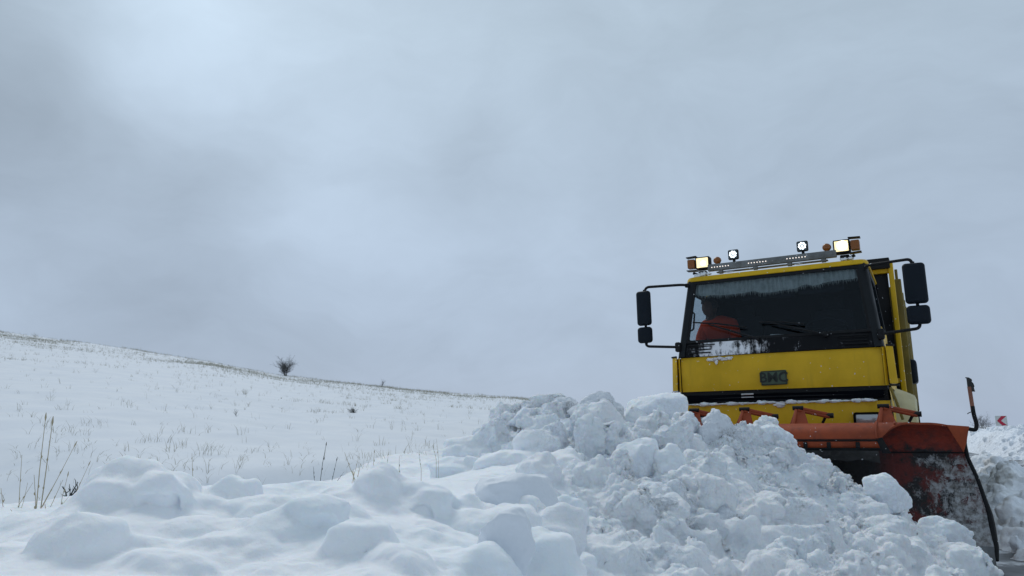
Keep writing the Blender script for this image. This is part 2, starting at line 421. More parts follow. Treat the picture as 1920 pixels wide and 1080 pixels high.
def field_h(x, y):
    """absolute height of the snowy hillside"""
    x = np.asarray(x, float); y = np.asarray(y, float)
    yy = np.maximum(y, 1.5)
    t = x/yy
    zc = 50*np.interp(t, SKYT, SKYR)
    z0 = -.50
    u = (yy-4)/46
    uc = np.clip(u, 0, 1)
    z = z0+(zc-z0)*(uc**1.12)
    z = z+np.where(yy > 50, -.0022*(yy-50)**2-.0*yy, 0)
    z = np.maximum(z, -60)
    z = z+.055*fbm(x*.35, y*.35, oct=3)*sstep(4, 14, yy)+.02*fbm(x*1.7, y*1.7, 3.3, oct=3)
    return z+1.22
def ground_h(x, y):
    s, q = to_sq(np.asarray(x, float), np.asarray(y, float))
    f = field_h(x, y)
    wr = 1-sstep(-3.6, -2.3, s)                       # 1 on the hillside
    right = sstep(3.9, 4.9, s+1.7*sstep(14, 26, -q))      # the road bends away here
    bank = .95-.30*sstep(10, 17, -q)+.14*fbm(x*.5, y*.5, 7.7, oct=4)-.35*sstep(7, 12, s)-.9*sstep(12, 40, s)
    bank = bank-.0035*np.maximum(-q-40, 0)**1.6
    road = -.12-.0035*np.maximum(-q-45, 0)**1.6
    z = f*wr+(1-wr)*(road*(1-right)+bank*right)
    # in front of the truck and behind the camera the verge is plain snow
    front = sstep(4.5, 7.5, q)
    low = .35+.06*fbm(x*.8, y*.8, 2.2, oct=3)
    return z*(1-front)+low*front

# ------------------------------------------------------------------ setting: snow field
def build_ground():
    # polar grid round the camera: fine nearby, coarse far away
    nr, na = 420, 720
    r = np.concatenate([np.linspace(.02, 4, 50), 4*np.exp(np.linspace(0, math.log(700/4), nr-50))])
    a = np.linspace(0, 2*math.pi, na, endpoint=False)
    R, A = np.meshgrid(r, a, indexing='ij')
    X, Y = R*np.sin(A), R*np.cos(A)
    Z = ground_h(X, Y)
    V = np.stack([X, Y, Z], -1).reshape(-1, 3)
    i, j = np.meshgrid(np.arange(nr-1), np.arange(na), indexing='ij')
    j2 = (j+1) % na
    F = np.stack([i*na+j, (i+1)*na+j, (i+1)*na+j2, i*na+j2], -1).reshape(-1, 4)[:, ::-1]
    me = fast_mesh('snow_field', V, F); smooth(me)
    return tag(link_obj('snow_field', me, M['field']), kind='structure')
build_ground()
def build_road():
    mb = MB()
    n = 60
    def P(u, v):
        q = 7-u*75; s = -2.1+v*6.2
        x, y = to_w(s, q); return (x, y, -.0035*max(-q-45, 0)**1.6)
    mb.grid(P, n, 24)
    return tag(mb.build('road', M['asphalt'], sm=None), kind='structure')
build_road()

# ------------------------------------------------------------------ snow heaps
def tps_fit(pts):
    P = np.array(pts); X = P[:, :2]; n = len(P)
    d = np.linalg.norm(X[:, None]-X[None], axis=-1)
    K = np.where(d > 0, d*d*np.log(d+1e-9), 0)+np.eye(n)*2e-5
    A = np.zeros((n+3, n+3)); A[:n, :n] = K; A[:n, n] = 1; A[:n, n+1:] = X; A[n, :n] = 1; A[n+1:, :n] = X.T
    w = np.linalg.solve(A, np.concatenate([P[:, 2], [0, 0, 0]]))
    def f(x, y):
        x = np.asarray(x, float); y = np.asarray(y, float); s = w[n]+w[n+1]*x+w[n+2]*y
        for k in range(n):
            d2 = (x-X[k, 0])**2+(y-X[k, 1])**2
            s = s+w[k]*.5*d2*np.log(d2+1e-12)
        return s
    return f
HEAP = [
 # near edge, left to right
 (-1.308, 1.700, 0.901), (-1.199, 1.800, 0.886), (-0.850, 1.850, 0.878), (-0.480, 1.900, 0.857), (-0.170, 2.100, 0.814), (0.056, 2.500, 0.733), (0.495, 3.100, 0.611), (1.426, 3.900, 0.443), (2.361, 4.700, 0.259), (3.702, 6.000, -0.035),
 (-0.791, 1.200, 0.924), (-0.383, 1.200, 0.918), (-0.066, 1.400, 0.845), (0.310, 2.000, 0.617),
 # smooth berm: crest, swells and saddles
 (-2.099, 2.700, 0.874), (-1.887, 2.800, 0.886), (-1.700, 2.750, 0.895), (-1.587, 2.700, 0.931), (-1.518, 2.700, 1.003), (-1.379, 2.720, 1.036), (-1.267, 2.750, 1.014), (-1.179, 2.850, 0.946), (-1.145, 3.100, 0.977), (-1.001, 3.100, 0.933), (-0.844, 3.200, 0.956), (-0.685, 3.000, 0.965),
 (-0.532, 2.920, 1.010), (-0.405, 2.950, 0.972), (-0.259, 3.200, 0.920), (-0.180, 3.400, 0.900), (-0.013, 3.200, 0.852),
 (-1.250, 2.150, 0.925), (-1.124, 2.200, 0.887), (-1.319, 2.100, 0.891), (-1.063, 2.400, 0.902), (-0.991, 2.650, 0.911), (-0.812, 2.500, 0.910), (-0.803, 2.050, 0.866), (-0.921, 2.000, 0.876), (-0.613, 2.400, 0.952), (-0.606, 2.150, 0.888), (-0.463, 2.250, 0.897), (-0.449, 2.050, 0.861), (-0.464, 2.600, 0.910),
 (-0.330, 2.250, 0.824), (-0.318, 2.750, 0.871), (-0.192, 2.600, 0.845), (-0.202, 2.300, 0.813),
 # behind the berm
 (-3.114, 4.600, 0.795), (-2.054, 4.400, 0.831), (-1.128, 4.400, 0.833), (-0.581, 5.000, 0.856),
 # left flank of the heap, tapering into the bank
 (-0.414, 5.600, 0.885), (-0.790, 6.400, 0.864), (-0.567, 7.000, 0.971), (-0.336, 7.400, 1.149), (-0.181, 7.600, 1.315), (-0.091, 5.200, 0.959), (0.120, 4.800, 0.976), (0.154, 6.000, 1.123), (0.381, 5.600, 1.087), (-0.588, 8.800, 1.119),
 # crest
 (0.035, 7.400, 1.330), (0.400, 7.300, 1.313), (0.743, 7.100, 1.271), (1.263, 6.900, 1.238), (1.553, 6.700, 1.102), (1.731, 6.300, 1.131), (2.127, 6.300, 1.047), (2.393, 6.500, 0.926),
 (0.827, 8.500, 1.222),
 # face of the heap
 (0.694, 5.300, 0.943), (1.328, 5.600, 0.958), (0.686, 4.200, 0.741), (1.424, 4.700, 0.676), (0.285, 3.600, 0.766), (2.519, 6.150, 0.644), (2.376, 5.400, 0.458), (2.874, 6.100, 0.561), (3.245, 6.050, 0.318), (2.577, 5.100, 0.311), (3.410, 5.950, 0.107), (3.705, 6.150, -0.005),
]
heap_f = tps_fit(HEAP)
def heap_h(x, y):
    z = heap_f(x, y)+.022*fbm(x*3.1, y*3.1, 6.6, oct=3)
    s, q = to_sq(x, y)
    # clear of the blade: nothing of the heap stands behind the mouldboard
    qlim = 1.12
    behind = sstep(qlim+.02, qlim-.16, q)*sstep(-1.95, -1.6, s)*(1-sstep(2.2, 2.6, s))
    z = z*(1-behind)-.3*behind
    z = z-1.6*sstep(1.86, 2.35, s)*sstep(3.4, 2.2, q)                   # ends at the clean road on the right
    g = ground_h(x, y)
    edge = sstep(-2.3, -3.9, s)*sstep(3.6, 1.6, q)                                   # melt into the hillside, rear left
    z = z*(1-edge)+(g-.03)*edge
    z = np.where((y > 4.3) & (s < -2.2), np.minimum(z, np.maximum(g-.02+.9*sstep(-4.2, -2.3, s), g-.02)), z)
    return z
def rot_rand(rng):
    q = rng.normal(size=4); q /= np.linalg.norm(q); w, x, y, z = q
    return np.array([[1-2*(y*y+z*z), 2*(x*y-z*w), 2*(x*z+y*w)], [2*(x*y+z*w), 1-2*(x*x+z*z), 2*(y*z-x*w)], [2*(x*z-y*w), 2*(y*z+x*w), 1-2*(x*x+y*y)]])
_ico = {}
def ico(sub):
    if sub not in _ico:
        b = bmesh.new(); bmesh.ops.create_icosphere(b, subdivisions=sub, radius=1)
        V = np.array([v.co[:] for v in b.verts]); F = np.array([[v.index for v in f.verts] for f in b.faces]); b.free(); _ico[sub] = (V, F)
    return _ico[sub]
def clod(r, rng, sub=2, cuts=5, rough=.25, stretch=(1, 1, 1)):
    """an irregular lump: noisy ball clipped by random planes"""
    V, F = ico(sub); V = V.copy(); o = rng.random(3)*50
    V *= (1+rough*fbm(V[:, 0]*1.3+o[0], V[:, 1]*1.3+o[1], V[:, 2]*1.3+o[2], oct=3))[:, None]
    for k in range(cuts):
        n = rng.normal(size=3); n /= np.linalg.norm(n); d = rng.uniform(.5, .85)
        e = V@n-d; V -= np.maximum(e, 0)[:, None]*n*.95
    V = V*np.array(stretch)*r
    return V@rot_rand(rng).T, F
def gather(parts):
    Vs, Fs, o = [], [], 0
    for V, F in parts:
        Vs.append(V); Fs.append(F+o); o += len(V)
    return np.concatenate(Vs), np.concatenate(Fs)
def closed_heightfield(fn, x0, x1, y0, y1, step, zb):
    nx, ny = int((x1-x0)/step)+1, int((y1-y0)/step)+1
    xs, ys = np.linspace(x0, x1, nx), np.linspace(y0, y1, ny)
    X, Y = np.meshgrid(xs, ys, indexing='ij'); Z = np.maximum(fn(X, Y), zb+.01)
    top = np.stack([X, Y, Z], -1).reshape(-1, 3); bot = np.stack([X, Y, np.full_like(X, zb)], -1).reshape(-1, 3)
    i, j = np.meshgrid(np.arange(nx-1), np.arange(ny-1), indexing='ij'); a = i*ny+j
    q = np.stack([a, a+ny, a+ny+1, a+1], -1).reshape(-1, 4); n = nx*ny
    side = []
    bi = [(k*ny, (k+1)*ny) for k in range(nx-1)]; side += [(n+a, n+b, b, a) for a, b in bi]
    side += [(a+ny-1, b+ny-1, n+b+ny-1, n+a+ny-1) for a, b in bi]
    side += [(k, k+1, n+k+1, n+k) for k in range(ny-1)]
    o = (nx-1)*ny; side += [(n+o+k, n+o+k+1, o+k+1, o+k) for k in range(ny-1)]
    F = np.concatenate([q, q[:, ::-1]+n, np.array(side)])
    tri = np.concatenate([F[:, [0, 1, 2]], F[:, [0, 2, 3]]])
    return np.concatenate([top, bot]), tri
def remeshed(name, V, F, voxel, smooth_it=0, smooth_f=.5):
    me = fast_mesh(name, V, F); o = link_obj(name, me)
    r = o.modifiers.new('r', 'REMESH'); r.mode = 'VOXEL'; r.voxel_size = voxel
    if smooth_it:
        s = o.modifiers.new('s', 'SMOOTH'); s.iterations = smooth_it; s.factor = smooth_f
    dg = bpy.context.evaluated_depsgraph_get()
    me2 = bpy.data.meshes.new_from_object(o.evaluated_get(dg)); me2.name = name
    o.modifiers.clear(); o.data = me2; bpy.data.meshes.remove(me)
    return o
def get_co(me):
    a = np.empty(len(me.vertices)*3, np.float32); me.vertices.foreach_get('co', a); return a.reshape(-1, 3)
def get_no(me):
    a = np.empty(len(me.vertices)*3, np.float32); me.vertex_normals.foreach_get('vector', a); return a.reshape(-1, 3)
def set_co(me, c):
    me.vertices.foreach_set('co', c.astype(np.float32).ravel()); me.update()

BERM = [  # smooth snowed-over lumps: centre, radii, squareness
 ((-1.323, 2.650, 0.938), (.20, .20, .165), .15), ((-1.169, 2.700, 0.889), (.15, .18, .11), 0), ((-1.499, 2.700, 0.893), (.12, .18, .10), 0),
 ((-1.189, 2.080, 0.872), (.10, .12, .125), .1), ((-1.105, 2.200, 0.840), (.18, .14, .07), 0), ((-1.352, 2.100, 0.857), (.15, .12, .06), 0),
 ((-1.135, 3.100, 0.914), (.115, .13, .125), .25), ((-0.910, 2.800, 0.891), (.16, .14, .09), 0),
 ((-0.603, 2.370, 0.967), (.100, .11, .050), .15), ((-0.626, 2.380, 0.891), (.105, .12, .10), .1), ((-0.719, 2.320, 0.870), (.16, .12, .095), 0), ((-0.802, 2.200, 0.861), (.17, .12, .075), 0),
 ((-0.442, 2.200, 0.837), (.105, .11, .14), .35),
 ((-0.532, 2.920, 0.984), (.088, .12, .105), .1), ((-0.373, 2.950, 0.905), (.14, .12, .115), .25), ((-0.662, 2.950, 0.919), (.13, .14, .075), 0),
 ((-0.869, 3.300, 0.930), (.13, .12, .06), 0), ((-0.208, 3.100, 0.866), (.14, .14, .08), 0), ((-0.306, 2.500, 0.812), (.15, .14, .09), 0),
 ((-0.981, 2.450, 0.870), (.19, .14, .075), 0), ((-0.893, 2.050, 0.847), (.17, .12, .06), 0), ((-0.636, 2.000, 0.833), (.15, .11, .05), 0), ((-0.376, 2.620, 0.831), (.17, .14, .07), 0),
 ((-0.205, 2.250, 0.800), (.14, .12, .06), 0), ((-1.640, 2.600, 0.882), (.15, .15, .075), 0), ((-0.174, 2.900, 0.821), (.15, .14, .09), 0), ((-0.591, 2.600, 0.885), (.13, .12, .085), 0), ((-0.319, 2.080, 0.833), (.10, .10, .08), 0),
 ((-0.097, 2.250, 0.769), (.12, .12, .11), 0), ((0.066, 2.550, 0.740), (.14, .13, .13), .2), ((-0.033, 2.900, 0.819), (.14, .13, .09), 0), ((0.158, 3.100, 0.768), (.13, .13, .12), .1),
 ((-0.287, 6.300, 0.993), (.32, .3, .16), .2), ((-0.036, 5.200, 0.915), (.24, .2, .14), .2), ((-0.422, 5.700, 0.879), (.25, .2, .10), 0), ((0.197, 5.500, 1.015), (.2, .2, .17), .2), ((0.329, 4.900, 0.934), (.17, .2, .12), .2),
]
HOLLOWS = [  # centre, radius, depth
 ((-1.180, 2.470, 0.965), .05, .03), ((-0.344, 2.800, 0.897), .04, .02),
]
def build_heap():
    rng = np.random.default_rng(11)
    parts = [closed_heightfield(heap_h, -3.6, 4.7, .75, 9.4, .05, -.35)]
    for c, r, bx in BERM:
        V, F = ico(4); o = rng.random(3)*30
        V = V*(1-bx)+V/np.max(np.abs(V), axis=1, keepdims=True)*bx*.85
        V = V*(1+.24*fbm(V[:, 0]*1.6+o[0], V[:, 1]*1.6+o[1], V[:, 2]*1.6, oct=3))[:, None]
        parts.append((V*np.array(r)+np.array(c), F))
    # clods, only on the ploughed part
    def rough_w(x, y):
        s, q = to_sq(x, y); t = x/np.maximum(y, .5)
        w = sstep(-.09, .09, t-.09*sstep(6.3, 4.8, y)+.09*fbm(x*1.3, y*1.3, 4.4, oct=2))
        w = w*sstep(2.2, 3.6, y+1.3*sstep(.1, .4, t))
        w = np.maximum(w, sstep(5.2, 6.3, y)*sstep(-.12, 0, t))
        return w
    cnt = 0
    while cnt < 4200:
        x, y = rng.uniform(-.9, 4.4), rng.uniform(1.9, 8.6)
        if rng.random() > rough_w(x, y)*min(1, (y/5.)**1.0+.25): continue
        s, q = to_sq(x, y)
        if s > 1.85+.15*rng.random(): continue
        r = .016*(1-rng.random())**(-.60)
        r = min(r, .17)
        if q < 2.1 and s > .2: r = min(r, .06)
        if q < 1.3+r*1.5 and s > -1.9: continue
        if s < -2.6 and q < 2.6: continue
        if x/y < -.075 and y > 6.4: continue
        z = float(heap_h(x, y))
        V, F = clod(r, rng, 2 if r < .045 else 3, cuts=int(rng.integers(3, 8)), rough=.35, stretch=(1, rng.uniform(.7, 1), rng.uniform(.6, 1)))
        parts.append((V+np.array([x, y, z+r*rng.uniform(-.35, .6)]), F)); cnt += 1
    V, F = gather(parts)
    o = remeshed('snow_heap', V, F, .0102, 1, .5)
    # the old smooth berm has slumped: relax it far more than the fresh rubble
    me = o.data; co = get_co(me); w = rough_w(co[:, 0], co[:, 1])
    vg = o.vertex_groups.new(name='soft'); lv = np.round((1-w)*8).astype(int)
    for k in range(1, 9):
        ix = np.nonzero(lv == k)[0].tolist()
        if ix: vg.add(ix, k/8, 'REPLACE')
    vr = o.vertex_groups.new(name='crumbly'); lw = np.round(w*8*(.25+.75*sstep(-.3, .3, fbm(co[:, 0]*2.1+31, co[:, 1]*2.1, co[:, 2]*2.1, oct=2)))).astype(int)
    for k in range(1, 9):
        ix = np.nonzero(lw == k)[0].tolist()
        if ix: vr.add(ix, k/8, 'REPLACE')
    for tn, ty, sz, st, md in (('lumps', 'VORONOI', .085, .045, .35), ('crumbs', 'VORONOI', .036, .022, .4), ('grains', 'CLOUDS', .022, .020, .5)):
        tx = bpy.data.textures.new(tn, ty); tx.noise_scale = sz
        dm = o.modifiers.new(tn, 'DISPLACE'); dm.texture = tx; dm.texture_coords = 'LOCAL'; dm.vertex_group = 'crumbly'
        dm.strength = -st if ty == 'VORONOI' else st; dm.mid_level = md
    sm = o.modifiers.new('relax', 'SMOOTH'); sm.iterations = 22; sm.factor = .5; sm.vertex_group = 'soft'
    dg = bpy.context.evaluated_depsgraph_get(); me2 = bpy.data.meshes.new_from_object(o.evaluated_get(dg))
    o.modifiers.clear(); o.vertex_groups.clear(); o.data = me2; me = me2; me.name = 'snow_heap'
    co = get_co(me); no = get_no(me); w = rough_w(co[:, 0], co[:, 1])
    # smooth part gets extra relaxing through big soft noise only, rough part gets granular relief
    x, y, z = co.T
    n1 = fbm(x*7, y*7, z*7, oct=2); n2 = fbm(x*20+9, y*20, z*20, oct=3, gain=.6)
    # lumpy: ridged
    n3 = 1-np.abs(fbm(x*11+3, y*11+1, z*11, oct=3, gain=.55))*2
    soft = .010*fbm(x*3, y*3, z*3, oct=2)
    smk = sstep(-.2, .5, fbm(x*2.3+40, y*2.3, z*2.3, oct=2))        # some faces stay smooth
    d = soft+(1-w)*(.010*fbm(x*6, y*6, z*6, oct=2)+.003*fbm(x*30, y*30, z*30, oct=2))+w*(.014*n1+(.25+.75*smk)*(.005*n2+.008*n3))
    co = co+no*d[:, None]
    for c, r, dep in HOLLOWS:
        dv = co-np.array(c); dv[:, 1] *= .45; dist = np.linalg.norm(dv, axis=1)*(1+.30*fbm(co[:, 0]*12, co[:, 1]*16, co[:, 2]*16, oct=2))+.02*np.clip(-dv[:, 2]/r, -1, 1)*0
        k = sstep(r*1.15, r*.8, dist)
        co[:, 1] += k*dep; co[:, 2] += k*dep*.15
    # flatten anything that sank under the road
    set_co(me, co); smooth(me)
    at = me.attributes.new('grit', 'FLOAT', 'POINT'); at.data.foreach_set('value', w.astype(np.float32))
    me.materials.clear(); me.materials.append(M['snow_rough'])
    print('heap verts', len(co))
    return tag(o, 'long heap of ploughed snow rubble in front of the truck, smooth and rounded on the left', 'snow heap', kind='stuff')
build_heap()

# single blocks of snow that can be told apart
def snow_block(pos, size, seed, mt, label, sub=5, cuts=8, rough=.2, boxy=0., rot=0., voxel=None, relief=1.):
    rng = np.random.default_rng(seed)
    V, F = ico(sub); V = V.copy()
    if boxy:
        L = np.max(np.abs(V), axis=1, keepdims=True); V = V*(1-boxy)+(V/L)*boxy*.85
    o3 = rng.random(3)*40
    V *= (1+rough*fbm(V[:, 0]*1.2+o3[0], V[:, 1]*1.2+o3[1], V[:, 2]*1.2+o3[2], oct=3))[:, None]
    for k in range(cuts):
        n = rng.normal(size=3); n /= np.linalg.norm(n); d = rng.uniform(.62, .9)
        e = V@n-d; V -= np.maximum(e, 0)[:, None]*n*.9
    V = V*np.array(size)
    c, s = math.cos(rot), math.sin(rot); V = V@np.array([[c, s, 0], [-s, c, 0], [0, 0, 1]])
    o = remeshed('snow_block', V, F, voxel or max(size)*.035, 2)
    me = o.data; co = get_co(me); no = get_no(me); x, y, z = co.T+seed
    d = (.014*fbm(x*6, y*6, z*6, oct=3)+.008*fbm(x*22, y*22, z*22, oct=3, gain=.65))*relief
    set_co(me, co+no*d[:, None]); smooth(me); me.materials.clear(); me.materials.append(mt)
    o.location = pos
    return tag(o, label, 'snow block', 'loose blocks lying on the snow heap')
B, G_ = M['snow_block'], M['snow_grit']
snow_block((1.315, 6.950, 1.311), (.27, .22, .24), 3, B, 'largest pale snow block, highest on the heap beside the yellow cab', boxy=.35, rot=.3, relief=.7)
snow_block((0.752, 6.800, 1.302), (.25, .2, .19), 5, G_, 'gritty grey snow boulder on the heap crest, left of the tall pale block', relief=1.4)
snow_block((0.377, 6.300, 1.137), (.21, .18, .14), 8, G_, 'low gritty snow boulder below the crest at the left end of the heap', relief=1.4)
snow_block((0.492, 7.100, 1.375), (.15, .13, .12), 9, G_, 'small grey snow lump at the back of the crest, left of the gritty boulder', relief=1.4)
snow_block((0.106, 6.900, 1.254), (.17, .15, .13), 12, B, 'leftmost pale snow lump on the crest of the heap')
snow_block((0.826, 5.150, 0.931), (.17, .14, .20), 21, B, 'smooth snow slab left of the dark crack in the heap face', boxy=.6, rot=.5, relief=.4, cuts=4)
snow_block((1.077, 5.100, 0.860), (.15, .14, .20), 24, B, 'pointed snow slab right of the dark crack in the heap face', boxy=.3, rot=-.4, relief=.8)
snow_block((1.601, 6.000, 1.069), (.20, .15, .23), 27, G_, 'dirty grey snow lump below the plough lip, middle of the heap', relief=1.6)
snow_block((2.142, 6.300, 1.055), (.19, .14, .19), 30, B, 'white snow block piled up against the orange plough lip', relief=1.4)
snow_block((2.942, 6.050, 0.627), (.20, .15, .16), 33, B, 'grey snow block caught under the dark curve of the plough', boxy=.3, rot=.2)
snow_block((3.361, 6.000, 0.304), (.20, .15, .18), 36, B, 'snow block lying against the snowy outer end of the plough blade', relief=1.)
snow_block((0.798, 4.100, 0.737), (.12, .11, .09), 39, G_, 'small sandy snow lump in the middle of the heap face', relief=1.4)
snow_block((1.199, 4.400, 0.639), (.12, .11, .11), 42, G_, 'dark grey dirty snow lump low on the right of the heap face', relief=1.4)
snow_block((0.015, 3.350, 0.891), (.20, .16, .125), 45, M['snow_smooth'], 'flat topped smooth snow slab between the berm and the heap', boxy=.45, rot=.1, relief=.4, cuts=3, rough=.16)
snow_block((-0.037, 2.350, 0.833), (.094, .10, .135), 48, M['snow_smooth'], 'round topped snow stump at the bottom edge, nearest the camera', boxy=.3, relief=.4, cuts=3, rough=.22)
snow_block((0.237, 3.550, 0.784), (.10, .09, .13), 51, B, 'upright snow block standing right of the flat smooth slab', boxy=.3, relief=.6)

# broken snow beside and beyond the road, seen right of the plough
def build_right_rubble():
    rng = np.random.default_rng(23)
    def h(x, y):
        s, q = to_sq(x, y)
        g = ground_h(x, y)
        wind = .42*np.exp(-((s-2.35)/.42)**2)*sstep(.9, -.9, q)*(1-sstep(-9.5, -12, q))
        wind = wind*(.8+.5*fbm(x*1.1, y*1.1, 5.5, oct=3))
        b = g+.16*fbm(x*1.6, y*1.6, 1.1, oct=4)*sstep(3.3, 4.3, s)
        spill = .5*sstep(3.1, 4.4, s)-.25
        return np.maximum(np.maximum(wind-.05, b), np.where(s > 2.9, spill+.1*fbm(x*1.5, y*1.5, 8.8, oct=3), -.2))
    # long strip in truck space, rotated to the world
    def strip(s0, s1, q0, q1, step):
        nx, ny = int((s1-s0)/step)+1, int((q1-q0)/step)+1
        S, Q = np.meshgrid(np.linspace(s0, s1, nx), np.linspace(q0, q1, ny), indexing='ij')
        X, Y = to_w(S, Q); return X, Y, nx, ny
    X, Y, nx, ny = strip(1.75, 9.5, -30, 1.6, .10)
    Z = np.maximum(h(X, Y), -.2)
    top = np.stack([X, Y, Z], -1).reshape(-1, 3); bot = top.copy(); bot[:, 2] = -.4
    i, j = np.meshgrid(np.arange(nx-1), np.arange(ny-1), indexing='ij'); a = i*ny+j
    q = np.stack([a, a+1, a+ny+1, a+ny], -1).reshape(-1, 4); n = nx*ny
    side = []
    bi = [(k*ny, (k+1)*ny) for k in range(nx-1)]; side += [(a, b, n+b, n+a) for a, b in bi]
    side += [(n+a+ny-1, n+b+ny-1, b+ny-1, a+ny-1) for a, b in bi]
    side += [(n+k, n+k+1, k+1, k) for k in range(ny-1)]
    o = (nx-1)*ny; side += [(o+k, o+k+1, n+o+k+1, n+o+k) for k in range(ny-1)]
    Fq = np.concatenate([q, q[:, ::-1]+n, np.array(side)])
    parts = [(np.concatenate([top, bot]), np.concatenate([Fq[:, [0, 1, 2]], Fq[:, [0, 2, 3]]]))]
    cnt = 0
    while cnt < 2600:
        q = -30*rng.random()**1.35+1.0; s = rng.uniform(1.95, 7.2)
        on_wind = 1.95 < s < 2.75 and -11 < q < .9
        if not (on_wind or s > 3.5 or (s > 2.7 and rng.random() < .10)): continue
        x, y = to_w(s, q); r = (.035+.0022*y)*(1-rng.random())**(-.45); r = min(r, .30 if q > -12 else .15)
        z = float(h(np.float64(x), np.float64(y)))
        if on_wind and (s-r < 1.9): continue
        V, F = clod(r, rng, 2, cuts=5, rough=.35, stretch=(1, .85, .75))
        parts.append((V+np.array([x, y, max(z, -.02)+r*rng.uniform(-.3, .35)]), F)); cnt += 1
    V, F = gather(parts)
    ob = remeshed('snow_rubble', V, F, .028, 1)
    me = ob.data; co = get_co(me); no = get_no(me); x, y, z = co.T
    set_co(me, co+no*(.03*fbm(x*5, y*5, z*5, oct=3, gain=.6)+.03*(.5-np.abs(fbm(x*9, y*9, z*9, oct=3, gain=.6))))[:, None]); smooth(me)
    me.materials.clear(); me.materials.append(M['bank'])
    print('rubble verts', len(co))
    return tag(ob, 'broken snow rubble thrown up along the roadside right of the plough', 'snow rubble', kind='stuff')
build_right_rubble()

# ------------------------------------------------------------------ THE TRUCK
truck = bpy.data.objects.new('dump_truck', None); COL.objects.link(truck)
truck.location = (TX, TY, 0); truck.rotation_euler = (0, 0, -YAW)
tag(truck, 'yellow dump truck with lit roof lamps and an orange plough on its nose', 'truck')
def part(mb, name, m, parent=truck, **k): return mb.build(name, M[m] if isinstance(m, str) else m, parent, **k)
def T(): return MB(True)

# profile of the cab front in (h, q): screen leans back
def scr_q(h): return -.29*(h-2.02)/1.01
def halfw(h): return 1.135 if h < 2.0 else 1.135-.105*(h-2.0)/1.03
def front_panel(h0, h1, name, m, w=1.10, q0=0., thick=.05, bow=.035, parent=truck):
    """a slightly bowed pressed panel across the nose"""
    mb = T()
    def f(u, v):
        s = -w+2*w*u; h = h0+(h1-h0)*v
        q = q0-bow*abs(s/w)**3-.012*(2*v-1)**4
        return (s, q, h)
    n, k = 33, 9
    A = [[mb.bm.verts.new(mb.V(f(i/(n-1), j/(k-1)))) for j in range(k)] for i in range(n)]
    Bk = [[mb.bm.verts.new(mb.V(tuple(Vector(f(i/(n-1), j/(k-1)))-Vector((0, thick, 0))))) for j in range(k)] for i in range(n)]
    for i in range(n-1):
        for j in range(k-1):
            mb.bm.faces.new((A[i][j], A[i+1][j], A[i+1][j+1], A[i][j+1])); mb.bm.faces.new((Bk[i][j], Bk[i][j+1], Bk[i+1][j+1], Bk[i+1][j]))
    for i in range(n-1):
        for j in (0, k-1): mb.bm.faces.new((A[i][j], A[i+1][j], Bk[i+1][j], Bk[i][j]))
    for j in range(k-1):
        for i in (0, n-1): mb.bm.faces.new((A[i][j], A[i][j+1], Bk[i][j+1], Bk[i][j]))
    return part(mb, name, m, parent)
cab_mb = T()
cab_mb.box((0, -1.10, 2.945), (2.0, 1.5, .03), bev=.005)   # headliner
# cab shell: floor, back wall, roof, corner posts, side panels below the windows
cab_mb.box((0, -.95, 1.50), (2.16, 1.85, .08), bev=.01)                       # floor
cab_mb.box((0, -1.86, 2.25), (2.10, .06, 1.45), bev=.02)                      # back wall
for sg in (-1, 1):
    cab_mb.quad_prism([(sg*1.10, -.06, 1.60), (sg*1.10, -1.85, 1.60), (sg*1.09, -1.85, 2.24), (sg*1.09, -.10, 2.24)], (-sg*.05, 0, 0), bev=.008)
    cab_mb.quad_prism([(sg*1.085, -1.32, 2.245), (sg*1.085, -1.85, 2.245), (sg*1.02, -1.85, 2.93), (sg*1.02, -1.38, 2.93)], (-sg*.05, 0, 0), bev=.008)
part(cab_mb, 'cab_shell', 'inside')
